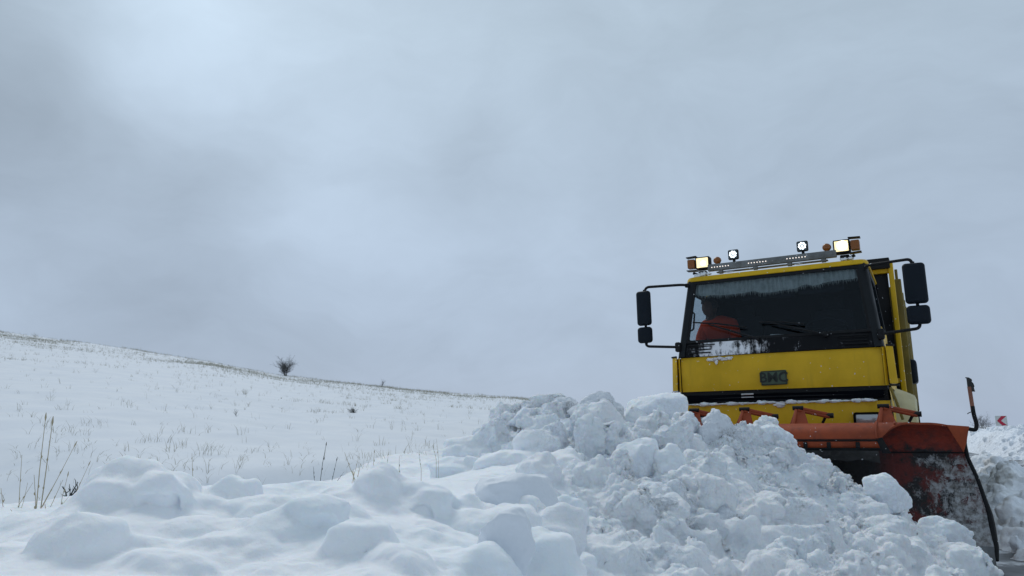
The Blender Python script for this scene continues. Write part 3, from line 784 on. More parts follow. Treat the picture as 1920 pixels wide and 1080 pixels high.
# outer skin of the lower cab
front_panel(1.585, 1.995, 'front_panel', 'yellow')
for sg in (-1, 1):
    mb = T()   # rounded corner piece
    mb.grid(lambda u, v: (sg*(1.105+.05*math.sin(u*math.pi/2)), -.012-.115*(1-math.cos(u*math.pi/2))-.02*u, 1.585+.41*v), 9, 3)
    mb.grid(lambda u, v: (sg*(1.155-.02*v), -.147-1.55*u, 1.56+.44*v), 3, 3)
    part(mb, 'corner_panel', 'yellow')
    mb = T()   # air deflector tab standing off the corner
    mb.quad_prism([(sg*1.150, .004, 1.60), (sg*1.225, -.05, 1.60), (sg*1.212, -.06, 2.0), (sg*1.142, -.006, 2.0)], (0, -.03, 0), bev=.006)
    part(mb, 'air_deflector', 'yellow')
    mb = T(); mb.quad_prism([(sg*1.150, .004, 1.595), (sg*1.236, -.056, 1.595), (sg*1.236, -.056, 1.575), (sg*1.150, .004, 1.575)], (0, -.05, 0), bev=.003)
    mb.quad_prism([(sg*1.148, -.002, 2.022), (sg*1.226, -.066, 2.022), (sg*1.226, -.066, 2.003), (sg*1.148, -.002, 2.003)], (0, -.05, 0), bev=.003)
    loose(mb, 'deflector_trim', 'black', truck)
    mb = T(); mb.box((sg*1.128, -.075, 1.79), (.07, .05, .40), bev=.01); part(mb, 'corner_filler', 'black')
    # door: lower skin + window frame
    door = T()
    door.quad_prism([(sg*1.128, -.19, 1.61), (sg*1.128, -1.25, 1.61), (sg*1.118, -1.28, 2.24), (sg*1.118, -.24, 2.24)], (-sg*.02, 0, 0), bev=.006)
    dob = part(door, 'door', 'yellow'); door = T()
    door.quad_prism([(sg*1.118, -1.20, 2.24), (sg*1.118, -1.28, 2.24), (sg*1.045, -1.36, 2.90), (sg*1.045, -1.28, 2.90)], (-sg*.02, 0, 0), bev=.004)
    door.quad_prism([(sg*1.053, -.42, 2.84), (sg*1.053, -1.36, 2.84), (sg*1.045, -1.36, 2.92), (sg*1.045, -.44, 2.92)], (-sg*.02, 0, 0), bev=.004)
    part(door, 'window_frame', 'pillar', dob)
    mb = T(); mb.quad_prism([(sg*1.112, -.28, 2.24), (sg*1.112, -1.21, 2.24), (sg*1.05, -1.28, 2.85), (sg*1.05, -.44, 2.85)], (-sg*.005, 0, 0))
    part(mb, 'door_window', 'glass', dob)
    mb = T(); mb.tube(rounded([(sg*1.13, -.95, 2.12), (sg*1.165, -.95, 2.12), (sg*1.165, -1.12, 2.12), (sg*1.13, -1.12, 2.12)], .02), .012)
    part(mb, 'door_handle', 'black', dob)
    mb = T(); mb.tube(rounded([(sg*.985, -.27, 2.58), (sg*.955, -.25, 2.56), (sg*.965, -.20, 2.36), (sg*1.0, -.19, 2.34)], .03), .011)
    part(mb, 'grab_handle', 'black')
    # A pillar: broad dark plastic wrapping round the corner
    mb = T()
    def pil(u, v, sg=sg):
        h = 2.0+.98*v; w = halfw(h); q0 = scr_q(h)
        a = u*math.pi/2
        inner = w-.095
        if u < .35: s = inner+(.055)*(u/.35); q = q0+.006
        else:
            b = (u-.35)/.65*math.pi/2; s = inner+.055+.04*math.sin(b); q = q0+.006-.11*(1-math.cos(b))
        return (sg*s, q, h)
    mb.grid(pil, 14, 10)
    mb.grid(lambda u, v: pil(1, v) if u == 0 else (sg*(halfw(2.0+.95*v)-.055), scr_q(2.0+.95*v)-.12, 2.0+.95*v), 2, 10)
    mb.grid(lambda u, v: pil(0, v) if u == 0 else (sg*(halfw(2.0+.95*v)-.10), scr_q(2.0+.95*v)-.08, 2.0+.95*v), 2, 10)
    part(mb, 'window_pillar', 'pillar')
# roof: thin yellow rim with rounded corners, crowned behind
mb = T()
rim = []
def roof_outline(n=10):
    pts = []
    w, q0, q1, r = 1.045, -.262, -1.86, .10
    for (cx, cy, a0) in ((w-r, q0-r, 0), (w-r, q1+r, 0)): pass
    corners = [((w-r), q0-r, 90, 0), ((w-r), q1+r, 0, -90), (-(w-r), q1+r, -90, -180), (-(w-r), q0-r, 180, 90)]
    for cx, cy, a0, a1 in corners:
        for k in range(n+1):
            a = math.radians(a0+(a1-a0)*k/n); pts.append((cx+r*math.cos(a), cy+r*math.sin(a)))
    return pts
OUT = roof_outline()
levels = [(2.968, 1.0, 0), (2.974, 1.006, .01), (3.005, 1.0, 0), (3.025, .988, -.01), (3.033, .95, -.04), (3.037, .80, -.1), (3.04, .4, -.2)]
rings = []
for h, k, dq in levels:
    rings.append([mb.bm.verts.new(mb.V((x*k, -1.06+(y+1.06)*k, h))) for x, y in OUT])
for a, b in zip(rings, rings[1:]):
    for i in range(len(OUT)): mb.bm.faces.new((a[i], a[(i+1) % len(OUT)], b[(i+1) % len(OUT)], b[i]))
mb.bm.faces.new(rings[-1]); mb.bm.faces.new(rings[0][::-1])
part(mb, 'roof', 'yellow')
# dark gasket frame round the windscreen
def scr(s, h, off=0.): return (s, scr_q(h)+off, h)
mb = T()
hb, ht = 2.17, 2.97
fr = .035
def wscr(h): return halfw(h)-.09
mb.quad_prism([scr(-wscr(ht), ht, .004), scr(wscr(ht), ht, .004), scr(wscr(ht-.045), ht-.045, .004), scr(-wscr(ht-.045), ht-.045, .004)], (0, -.03, 0), bev=.004)
mb.quad_prism([scr(-wscr(hb), hb, .004), scr(wscr(hb), hb, .004), scr(wscr(hb+.035), hb+.035, .004), scr(-wscr(hb+.035), hb+.035, .004)], (0, -.03, 0), bev=.004)
for sg in (-1, 1):
    mb.quad_prism([scr(sg*(wscr(hb+.036)+.01), hb+.036, .003), scr(sg*(wscr(ht-.046)+.01), ht-.046, .003), scr(sg*(wscr(ht-.046)-fr), ht-.046, .003), scr(sg*(wscr(hb+.036)-fr), hb+.036, .003)], (0, -.03, 0), bev=.004)
part(mb, 'windscreen_seal', 'black')
mb = T()
mb.quad_prism([scr(-wscr(hb)+.02, hb+.02, -.012), scr(wscr(hb)-.02, hb+.02, -.012), scr(wscr(ht)-.02, ht-.02, -.012), scr(-wscr(ht)+.02, ht-.02, -.012)], (0, -.005, 0))
part(mb, 'windscreen', 'glass')
# scuttle panel under the screen
mb = T()
mb.grid(lambda u, v: (-1.05+2.10*u, scr_q(2.0+.17*v)+.002-.02*abs(2*u-1)**3+.004*(1 if int(v*8) % 2 else 0), 2.0+.168*v), 60, 9)
mb.quad_prism([(-1.05, -.03, 2.0), (1.05, -.03, 2.0), (1.05, -.10, 2.16), (-1.05, -.10, 2.16)], (0, -.02, 0))
cowl = part(mb, 'scuttle_panel', 'cowl')
mb = T()
for a, b in ((-.98, -.72), (.70, .98)):
    for k in range(3): mb.box(((a+b)/2, .004-.03*k*.6-.008, 2.045+.038*k), (b-a, .02, .014), bev=.004)
for sg in (-1, 1): mb.box((sg*.83, -.012, 2.138), (.32, .018, .012), bev=.003)
loose(mb, 'vent_slat', 'black', cowl)
# grille band and bumper
mb = T()
mb.grid(lambda u, v: (-1.12+2.24*u, -.03-.035*abs(2*u-1)**3, 1.43+.155*v), 30, 3)
for k in range(3):
    mb.grid(lambda u, v, k=k: (-1.1+2.2*u, -.012-.035*abs(2*u-1)**3-.012*v, 1.452+.042*k+.014*v), 30, 2)
for sg in (-1, 1): mb.grid(lambda u, v, sg=sg: (sg*(1.12+.03*u), -.065-.5*u*u, 1.43+.155*v), 6, 3)
part(mb, 'grille', 'black')
mb = T()
mb.box((-.33, .0, 1.535), (.14, .012, .020), bev=.004); mb.box((-.33, .0, 1.50), (.14, .012, .014), bev=.004)
loose(mb, 'grille_chrome', 'headlight', truck)
bump_o = front_panel(.62, 1.425, 'bumper', 'yellow', w=1.13, q0=.0, thick=.12, bow=.06)
for sg in (-1, 1):
    mb = T(); mb.box((sg*.90, .006, 1.225), (.27, .02, .16), bev=.03, seg=3); hs = part(mb, 'headlight_surround', 'black', bump_o)
    mb = T(); mb.box((sg*.90, .018, 1.225), (.22, .012, .115), bev=.012); part(mb, 'headlight', 'headlight', bump_o)
# snow lying on bumper ledge and panel
def crust(name, pts, parent, seed=1, m='snow_block'):
    for pp in pts[1:] if name == 'roof_snow' else []: crust('roof_snow ', [pp], parent, seed, m)
    if name == 'roof_snow': pts = pts[:1]
    name = name.strip(); parts = []; rng = np.random.default_rng(seed)
    for (s, q, h, a, b, c) in pts:
        V, F = ico(3); V = V.copy(); o = rng.random(3)*20
        V *= (1+.45*fbm(V[:, 0]*2+o[0], V[:, 1]*2+o[1], V[:, 2]*2+o[2], oct=3))[:, None]
        parts.append((V*np.array([a, b, c])+np.array([s, -q, h]), F))
    V, F = gather(parts); me = fast_mesh(name, V, F); smooth(me)
    return link_obj(name, me, M[m], parent)
crust('snow_crust', [(-.72+.05*k, .003-.012*abs(k)*.1, 1.955+.005*((k*7) % 3), .05, .006, .018) for k in range(5)]+[(-.66, .003, 1.925, .02, .006, .03)], truck, 4)
crust('snow_crust', [(-.95+.11*k, -.015, 1.432, .07, .03, .009+.006*((k*5) % 3)) for k in range(18)]+[(.02, .004, 1.410, .06, .010, .028)], truck, 5)
# emblem plate with raised letters
mb = T(); mb.box((-.022, .012, 1.71), (.285, .02, .165), rot=(0, -.02, 0), bev=.012, seg=3)
emb = part(mb, 'emblem_plate', 'plate')
mb = T()
for (dx, dz, wx, wz) in ((0, .074, .262, .008), (0, -.074, .262, .008), (-.134, 0, .008, .14), (.134, 0, .008, .14)):
    mb.box((-.022+dx, .0235, 1.71+dz), (wx, .006, wz), bev=.002)
loose(mb, 'emblem_rim', 'plate_dark', emb)
def text_mesh(txt, size, ext, name, m, parent, loc, rot, sx=1.):
    cu = bpy.data.curves.new(name, 'FONT'); cu.body = txt; cu.size = size; cu.extrude = ext; cu.align_x = 'CENTER'; cu.align_y = 'CENTER'; cu.offset = size*.02
    o = bpy.data.objects.new(name, cu); COL.objects.link(o)
    dg = bpy.context.evaluated_depsgraph_get(); me = bpy.data.meshes.new_from_object(o.evaluated_get(dg)); bpy.data.objects.remove(o); bpy.data.curves.remove(cu)
    ob = link_obj(name, me, M[m], parent); ob.location = loc; ob.rotation_euler = rot; ob.scale = (sx, 1, 1); return ob
text_mesh('BMC', .155, .004, 'emblem_letters', 'plate_dark', emb, (-.022, -.0245, 1.71), (math.pi/2, 0, 0), 1.0)

# wipers
for (a, b, c) in (((-.94, 2.43), (-.30, 2.32), (-.17, 2.20)), ((-.15, 2.37), (.34, 2.31), (.57, 2.19))):
    mb = T()
    mb.tube([scr(a[0], a[1], .03), scr((a[0]+b[0])/2, (a[1]+b[1])/2+.012, .032), scr(b[0], b[1]-.004, .03)], .009, 6)
    mb.tube([scr((a[0]+b[0])/2-.12, (a[1]+b[1])/2+.012, .05), scr(c[0], c[1]-.03, .05)], [.008, .014], 6)
    mb.lathe(scr(c[0], c[1]-.03, .0), (0, 1, 0), [(0, .022), (.06, .022), (.065, .012)], 12)
    part(mb, 'wiper', 'black')

# mirrors
for sg in (-1, 1):
    mb = T()
    mb.tube(rounded([(sg*1.02, -.22, 2.925), (sg*1.06, -.10, 2.915), (sg*1.475, .045, 2.905), (sg*1.49, .06, 2.80)], .07, 6), .0165, 10)
    mb.tube([(sg*1.49, .06, 2.87), (sg*1.49, .06, 2.19)], .0165, 10)
    mb.tube(rounded([(sg*1.49, .06, 2.26), (sg*1.49, .09, 2.155), (sg*1.13, .02, 2.13), (sg*1.08, -.05, 2.13)], .07, 6), .0165, 10)
    mb.box((sg*1.115, -.01, 2.13), (.07, .07, .12), bev=.02); mb.box((sg*1.02, -.22, 2.92), (.05, .05, .05), bev=.01)
    arm = part(mb, 'mirror_arm', 'black')
    k = 1.0
    tilt = .0 if sg < 0 else .0
    mb = T(); mb.box((sg*1.49, .10, 2.63), (.185 if sg < 0 else .215, .085, .435), rot=(0, tilt, .12*sg), bev=.038, seg=4); ms = part(mb, 'mirror', 'mirror_shell', arm)
    mb = T(); mb.box((sg*1.49, .10, 2.295), (.19 if sg < 0 else .22, .085, .20), rot=(0, tilt, .12*sg), bev=.04, seg=4); part(mb, 'wide_angle_mirror', 'mirror_shell', arm)

# roof light bar with its lamps
mb = T()
mb.box((-.025, -.35, 3.137), (1.50, .06, .085), bev=.008)
mb.box((-.025, -.38, 3.075), (1.30, .07, .012), bev=.004)
for s in (-.62, -.2, .2, .58): mb.box((s, -.36, 3.085), (.05, .06, .06), bev=.005)
bar = part(mb, 'light_bar', 'bar')
mb = T()
for s0, n in ((-.72, 7), (-.27, 7), (.18, 7)):
    for k in range(n): mb.lathe((s0+.034*k, -.3195, 3.137), (0, 1, 0), [(0, .0065), (.004, .0065)], 8)
loose(mb, 'bar_led', 'led_soft', bar)
for s in (-.446, .363):
    mb = T(); mb.box((s, -.33, 3.268), (.128, .05, .128), rot=(0, 0, 0), bev=.018, seg=3); mb.box((s, -.35, 3.19), (.03, .03, .05)); wl = part(mb, 'work_light', 'black', bar)
    mb = T(); mb.box((s, -.3035, 3.268), (.104, .004, .104), bev=.0015); mb.build('light_panel', M['led_panel'], bar)
    mb = T(); mb.lathe((s, -.300, 3.268), (0, 1, 0), [(0, .013), (.004, .013)], 12)
    for k in range(8):
        a = k*math.pi/4+.2; mb.lathe((s+.034*math.cos(a), -.300, 3.268+.034*math.sin(a)), (0, 1, 0), [(0, .0125), (.004, .0125)], 12)
    loose(mb, 'led', 'led', bar)
for s in (-.653, .626):
    mb = T(); mb.lathe((s, -.35, 3.185), (0, 0, 1), [(-.02, .02), (.0, .025), (.012, .040), (.035, .050), (.06, .045), (.08, .026), (.087, .004)], 20); mb.build('beacon', M['amber'], bar)
for sg, s in ((-1, -.84), (1, .785)):
    mb = T()
    # open rectangular housing, lens, flip visor plates and side marker
    mb.box((s, -.40, 3.215), (.185, .12, .165), bev=.022, seg=3)
    mb.box((s+sg*.14, -.37, 3.305), (.13, .10, .010), rot=(0, sg*.05, 0), bev=.002); mb.box((s+sg*.14, -.37, 3.128), (.13, .10, .010), rot=(0, -sg*.05, 0), bev=.002)
    mb.box((s+sg*.02, -.42, 3.09), (.10, .08, .06), bev=.01); mb.tube([(s+sg*.06, -.36, 3.06), (s+sg*.13, -.37, 3.10)], .018, 8)
    sl = part(mb, 'roof_headlamp', 'black', bar)
    mb = T(); mb.box((s, -.337, 3.215), (.150, .010, .130), bev=.004); mb.build('lamp_lens', M['lamp_warm'], bar)
    mb = T(); mb.box((s, -.333, 3.283), (.165, .016, .010)); mb.box((s, -.333, 3.147), (.165, .016, .012)); mb.box((s-.079, -.333, 3.215), (.010, .016, .15)); mb.box((s+.079, -.333, 3.215), (.010, .016, .15)); loose(mb, 'lamp_rim', 'black', bar)
    mb = T(); mb.lathe((s+.01, -.331, 3.205 if sg < 0 else 3.222), (0, 1, 0), [(0, .030 if sg < 0 else .055), (.003, .030 if sg < 0 else .055)], 20); mb.build('lamp_bulb', M['lamp_warm_hot'], bar)
    mb = T(); mb.box((s+sg*.145, -.375, 3.215), (.095, .10, .115), bev=.012); mb.build('marker_lens', M['amber'], bar)
crust('roof_snow', [(-.90, -.33, 3.05, .06, .04, .03), (-.83, -.32, 3.065, .05, .03, .028), (-.76, -.31, 3.058, .03, .02, .014), (.80, -.32, 3.055, .05, .03, .018), (.87, -.33, 3.06, .03, .03, .02), (.3, -.31, 3.055, .05, .02, .006), (-.5, -.31, 3.055, .08, .02, .006)], truck, 9, 'snow_grit')

# inside the cab: fringed curtain, visor, dashboard, wheel, seats
mb = T()
def cur(u, v):
    s = -.95+1.90*u
    low = .155+.04*(1-u)*sstep(.0, .15, u)-.015*math.sin(u*9)+.02*float(vnoise(u*16, .3))
    h = 2.945-low*v
    return (s, scr_q(h)-.05+.010*math.sin(u*210+1.5*math.sin(u*37)), h)
mb.grid(cur, 420, 4)
for k in range(150):   # fringe threads
    u = (k+.5)/150+random.uniform(-.002, .002); p = cur(u, 1.0); L = random.uniform(.02, .055)
    mb.quad_prism([(p[0]-.004, p[1], p[2]+.01), (p[0]+.004, p[1], p[2]+.01), (p[0]+.002+random.uniform(-.004, .004), p[1]-.01, p[2]-L)], (0, -.004, 0))
part(mb, 'curtain', 'curtain', sm=60)
mb = T(); mb.box((-.08, -.36, 2.735), (.62, .015, .12), rot=(-.25, 0, 0), bev=.005); mb.box((.52, -.36, 2.745), (.5, .015, .11), rot=(-.25, 0, 0), bev=.005); loose(mb, 'sun_visor', 'trouser', truck)
mb = T(); mb.grid(lambda u, v: (-1.02+2.04*u, -.12-.42*v, 2.12+.08*math.sin(v*2.6)-.10*v*v), 20, 10)
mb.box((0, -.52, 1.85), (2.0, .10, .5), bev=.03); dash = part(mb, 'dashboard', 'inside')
mb = T(); mb.quad_prism([(-.06, -.16, 2.215), (.22, -.16, 2.20), (.22, -.26, 2.215), (-.06, -.26, 2.235)], (0, 0, .004)); mb.build('paper_sheet', M['sign_white'], dash)
mb = T()
ctr = Vector((.52, -.62, 2.30)); ax = Vector((0, -.45, .9)).normalized(); uu = Vector((1, 0, 0)); ww = ax.cross(uu)
mb.tube([tuple(ctr+(uu*math.cos(a)+ww*math.sin(a))*.225) for a in [2*math.pi*k/36 for k in range(37)]], .014, 8, caps=False)
for a in (.2, math.pi-.2, -math.pi/2): mb.tube([tuple(ctr), tuple(ctr+(uu*math.cos(a)+ww*math.sin(a))*.22)], .012, 6)
mb.tube([tuple(ctr), (.52, -.48, 1.95)], .03, 8)
part(mb, 'steering_wheel', M['trouser'])
for s in (-.60, .52):
    mb = T(); mb.box((s, -1.15, 1.85), (.52, .50, .14), bev=.05, seg=3); mb.box((s, -1.42, 2.25), (.50, .14, .75), rot=(.15, 0, 0), bev=.05, seg=3); mb.box((s, -1.50, 2.72), (.28, .10, .20), bev=.04, seg=3)
    mb.box((s, -1.15, 1.66), (.36, .36, .26), bev=.02)
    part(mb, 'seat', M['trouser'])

# chassis, front wheels, mudguards
mb = T()
for sg in (-1, 1): mb.box((sg*.42, -3.4, .98), (.09, 6.6, .26), bev=.01)
for q in (-.4, -2.2, -4.0, -5.8): mb.box((0, q, .98), (.80, .12, .16), bev=.01)
mb.box((0, -.9, 1.2), (.8, 1.2, .45), bev=.06)
mb.box((-.85, -2.6, .85), (.5, .9, .5), bev=.08, seg=3); mb.box((.85, -2.6, .85), (.5, .7, .45), bev=.06, seg=3)
mb.tube([(-.95, -1.05, .52), (.95, -1.05, .52)], .07, 10); mb.tube([(-.95, -5.0, .52), (.95, -5.0, .52)], .1, 10)
part(mb, 'chassis', 'black')
def wheel(s, q, sg, w=.30):
    mb = T(); R = .52
    prof = [(-w/2, .31), (-w/2, R-.05), (-w/2+.03, R-.01), (-w/2+.06, R), (w/2-.06, R), (w/2-.03, R-.01), (w/2, R-.05), (w/2, .31)]
    mb.lathe((s, q, .52), (1, 0, 0), prof, 40)
    for k in range(40):
        a = 2*math.pi*k/40; mb.box((s, q+(R+.004)*math.cos(a), .52+(R+.004)*math.sin(a)), (w*.82, .045, .022), rot=(math.pi/2-a if False else -(a)+math.pi/2+math.pi, 0, 0))
    ty = part(mb, 'wheel', 'rubber')
    mb = T(); mb.lathe((s, q, .52), (sg, 0, 0), [(w/2-.09, .30), (w/2+.004, .31), (w/2-.012, .27), (w/2-.06, .24), (w/2-.06, .12), (w/2+.03, .10), (w/2+.05, .05)], 32)
    for k in range(10):
        a = 2*math.pi*k/10; mb.lathe((s+sg*(w/2-.06), q+.17*math.cos(a), .52+.17*math.sin(a)), (sg, 0, 0), [(0, .014), (.03, .014)], 6)
    part(mb, 'rim', 'cream', ty)
for sg in (-1, 1):
    wheel(sg*1.17, -1.20, sg); wheel(sg*1.05, -5.0, sg, .34); wheel(sg*.70, -5.0, -sg, .30)
    # flared mudguard over the front wheel
    mb = T()
    def mud(u, v, sg=sg):
        a = math.radians(-8+196*u); r = .80
        q = -1.20+r*math.cos(a)*1.02; h = .70+r*math.sin(a)*1.05
        s = sg*(1.10+.25*v)
        hh = h+.07*max(0, math.sin(a))*(1-v)-.04*v*v
        return (s, q, hh)
    mb.grid(mud, 30, 7)
    mb.grid(lambda u, v, sg=sg: tuple(Vector(mud(u, 1))+Vector((sg*.02*v, 0, -.06*v))), 30, 3)
    part(mb, 'mudguard', 'cream')
    mb = T(); mb.grid(lambda u, v, sg=sg: (sg*(1.135+.02*math.sin(v*3)), -.05-.55*u, .75+.80*v), 6, 6)
    part(mb, 'wing_panel', 'yellow')
    mb = T(); mb.tube([(sg*1.15, .015, 1.56), (sg*1.19, .02, 1.42), (sg*1.235, .03, 1.22)], .014, 8); part(mb, 'step_rail', 'yellow_old')

# dump body
mb = T()
HB = 3.36; Q0, Q1 = -2.05, -6.6
mb.box((0, (Q0+Q1)/2, 1.30), (2.44, Q0-Q1, .12), bev=.01)
for sg in (-1, 1):
    mb.box((sg*1.20, (Q0+Q1)/2, 2.15), (.05, Q0-Q1, 1.62), bev=.008)
    mb.box((sg*1.225, (Q0+Q1)/2-.15, 2.975), (.10, Q0-Q1-.35, .07), bev=.008)
mb.box((0, Q1+.02, 2.1), (2.38, .05, 1.5), bev=.008)
body = part(mb, 'dump_body', 'yellow_old')
mb = T()   # headboard with recessed dark sheet between yellow posts
mb.box((0, Q0-.03, 2.35), (2.36, .05, 1.90), bev=.008)
mb.box((0, Q0+.02, 3.27), (2.44, .20, .14), bev=.01)
part(mb, 'headboard', 'black', body)
mb = T()
for sg in (-1, 1):
    mb.box((sg*1.225, Q0+.03, 2.28), (.06, .09, 2.00), bev=.008)
    mb.box((sg*1.10, Q0+.01, 3.19), (.20, .08, .09), bev=.008)
    mb.box((sg*1.10, Q0+.015, 1.72), (.20, .08, .06), bev=.006)
mb.box((0, Q0+.01, 3.19), (2.0, .07, .09), bev=.008)
part(mb, 'body_post', 'yellow', body)
for sg in (-1, 1):
    for k in range(6):
        mb = T(); q = Q0-.30-.78*k
        mb.box((sg*1.275, q, 2.20), (.10, .11, 1.66 if k else 1.80), bev=.012)
        if k == 0: mb.tube([(sg*1.275, q, 3.08), (sg*1.275, q, 3.24)], .018, 8)
        part(mb, 'side_rib', 'yellow_old', body)
    mb = T(); mb.box((sg*1.335, Q0-.62, 1.86), (.12, .45, .32), bev=.045, seg=3); part(mb, 'air_tank', 'mirror_shell', body)

# ------------------------------------------------------------------ the plough
plough = T()
S0, S1 = -1.65, 1.80
PROF = [(1.27, .0), (1.16, .12), (1.06, .30), (1.00, .50), (.975, .70), (.985, .88), (1.03, 1.02), (1.10, 1.115), (1.19, 1.165), (1.29, 1.180), (1.38, 1.155), (1.435, 1.105), (1.455, 1.045)]
def prof(t):
    """t 0..1 along the curve, Catmull interpolation"""
    n = len(PROF)-1; x = t*n; i = min(int(x), n-1); f = x-i
    P = [Vector(PROF[max(0, min(n, i+k))]) for k in (-1, 0, 1, 2)]
    return .5*((2*P[1])+(-P[0]+P[2])*f+(2*P[0]-5*P[1]+4*P[2]-P[3])*f*f+(-P[0]+3*P[1]-3*P[2]+P[3])*f**3)
def tmax(s):
    """front edge of the rolled hood: cut away in an arch near the outer end"""
    if s < 1.08: return 1.0
    k = (s-1.08)/(1.74-1.08)
    if k < .62: return 1.0-.30*math.sin(min(1, k/.58)*math.pi/2)
    return .70-.10*min(1, (k-.62)/.38)**1.4
def s_out(h):
    return float(np.interp(h, [0, .15, .42, .7, .88, 1.0, 1.18], [1.835, 1.86, 1.845, 1.79, 1.735, 1.725, 1.745]))
def blade_pt(u, v, off=0.):
    s = S0+(S1-S0)*u
    t = v*tmax(s); p = prof(t)
    if s > 1.0: s = 1.0+(s-1.0)*(s_out(p.y)-1.0)/(S1-1.0)
    if off:
        a = prof(max(0, t-.01)); b = prof(min(1, t+.01)); d = (b-a).normalized(); p = p+Vector((-d.y, d.x))*off
    return (s, p.x, p.y)
NU, NV = 150, 56
mb = T()
In = [[mb.bm.verts.new(mb.V(blade_pt(i/(NU-1), j/(NV-1)))) for j in range(NV)] for i in range(NU)]
Ou = [[mb.bm.verts.new(mb.V(blade_pt(i/(NU-1), j/(NV-1), .018))) for j in range(NV)] for i in range(NU)]
for i in range(NU-1):
    for j in range(NV-1):
        f = mb.bm.faces.new((In[i][j], In[i+1][j], In[i+1][j+1], In[i][j+1])); f.material_index = 0
        f = mb.bm.faces.new((Ou[i][j], Ou[i][j+1], Ou[i+1][j+1], Ou[i+1][j])); f.material_index = 1
    for j in (0, NV-1):
        f = mb.bm.faces.new((In[i][j], In[i+1][j], Ou[i+1][j], Ou[i][j])); f.material_index = 1
for j in range(NV-1):
    for i in (0, NU-1):
        f = mb.bm.faces.new((In[i][j], In[i][j+1], Ou[i][j+1], Ou[i][j])); f.material_index = 2
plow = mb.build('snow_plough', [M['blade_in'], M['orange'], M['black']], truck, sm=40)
# end cap edging, cutting edge, lip strip, rubber flap
mb = T()
mb.tube([tuple(Vector(blade_pt(1, j/40))+Vector((.006, .004, 0))) for j in range(3, 41)], [.016+.008*math.exp(-((j-12)/4)**2) for j in range(3, 41)], 6)
mb.build('end_edge', M['black'], plow)
mb = T()
mb.grid(lambda u, v: tuple(Vector((S0+(1.842-S0)*u, 1.278+.012-.10*v, .0+.16*v-.0))), 40, 3)
mb.build('cutting_edge', M['steel'], plow, recalc=False)
mb = T()
def strip(h0, h1, q, s0=-1.62, s1=1.09):
    return [(s0, q, h1), (s1, q, h1), (s1+.02, q-.02, h0), (s0, q-.02, h0)]
mb.quad_prism(strip(1.035, 1.058, 1.478), (0, -.02, 0), bev=.003)
mb.quad_prism(strip(.955, .978, 1.462, s1=1.07), (0, -.02, 0), bev=.003)
mb.quad_prism([(1.05, 1.474, 1.06), (1.10, 1.474, 1.07), (1.16, 1.44, .93), (1.09, 1.44, .93)], (0, -.02, 0), bev=.003)
mb.build('lip_frame', M['black'], plow)
mb = T(); mb.quad_prism(strip(.978, 1.035, 1.458, s1=1.075), (0, -.012, 0), bev=.003); lip = mb.build('lip_strip', M['orange'], plow)
mb = T()
for s in (.46, .66, .90, -.2, -.6, -1.1): mb.box((s, 1.462, 1.005), (.035, .02, .05), bev=.004)
loose(mb, 'lip_clamp', 'black', plow)
mb = T(); mb.grid(lambda u, v: (-1.62+2.68*u, 1.445-.10*v+.01*math.sin(u*40), .955-.10*v-.02*float(vnoise(u*30, .2))*v), 60, 4); mb.build('rubber_flap', M['rubber'], plow)
# seam welded across the outer end
mb = T(); mb.tube([tuple(Vector(blade_pt(.795+.2*k/20, .0)).lerp(Vector(blade_pt(.795+.2*k/20, .0)), 0)) for k in range(2)], .001, 4)
mb.bm.free(); mb = T()
pts = []
for k in range(24):
    u = .80+.198*k/23; s = S0+(S1-S0)*u
    # find t where height = .93
    best = min((abs(prof(t/200).y-.925)+(10 if prof(t/200).x > 1.1 else 0), t/200) for t in range(201))[1]
    p = blade_pt(u, best/tmax(s)); pts.append((p[0], p[1]+.006, p[2]))
mb.tube(pts, .006, 6); mb.build('weld_seam', M['black'], plow)
# hoops over the outside of the hood
for s, lean in ((1.06, .05), (1.22, .03)):
    mb = T(); ptsA = []
    u = (s-S0)/(S1-S0)
    for j in range(30, 56):
        v = j/55*.98; p = blade_pt(u+lean*.02*(j-30)/25, v, .024); ptsA.append(p)
    mb.tube(ptsA, .010, 6); mb.build('hood_hoop', M['orange'], plow)
# hinge brackets between hood and truck
for s in (-.74, -.22, .30, 1.06):
    mb = T(); big = s > 1
    q0 = 1.02
    mb.quad_prism([(s, q0+.12, 1.17), (s+.02, q0-.02, 1.335), (s+.02, q0-.10, 1.33), (s, q0-.14, 1.06)], (.03, 0, 0), bev=.004)
    mb.quad_prism([(s-.03, q0+.10, 1.16), (s+.03, q0-.04, 1.355), (s+.10, q0-.06, 1.345), (s+.16, q0+.10, 1.165)], (0, -.02, 0), bev=.003)
    mb.tube([(s+.05, q0-.05, 1.345), (s+.32, q0-.16, 1.275)], .022, 8); mb.tube([(s+.05, q0-.03, 1.325), (s+.32, q0-.14, 1.255)], .015, 8)
    br = mb.build('hinge_bracket', M['orange'], plow)
    mb = T(); mb.lathe((s+.0, q0-.05, 1.348), (1, 0, 0), [(0, .022), (.10, .022)], 10); mb.lathe((s+.30, q0-.15, 1.27), (1, 0, 0), [(-.02, .026), (.06, .026)], 10); mb.tube([(s+.29, q0-.16, 1.27), (s+.25, q0-.18, 1.20)], .014, 6)
    loose(mb, 'hinge_pin', 'black', plow)
mb = T()
for s in (-.5, .5):
    mb.box((s, .55, .62), (.12, .95, .14), bev=.01)
mb.box((0, .12, .75), (1.5, .14, .5), bev=.02); mb.tube([(0, .1, .95), (0, .95, .85)], .05, 12)
mb.build('push_frame', M['orange'], plow)
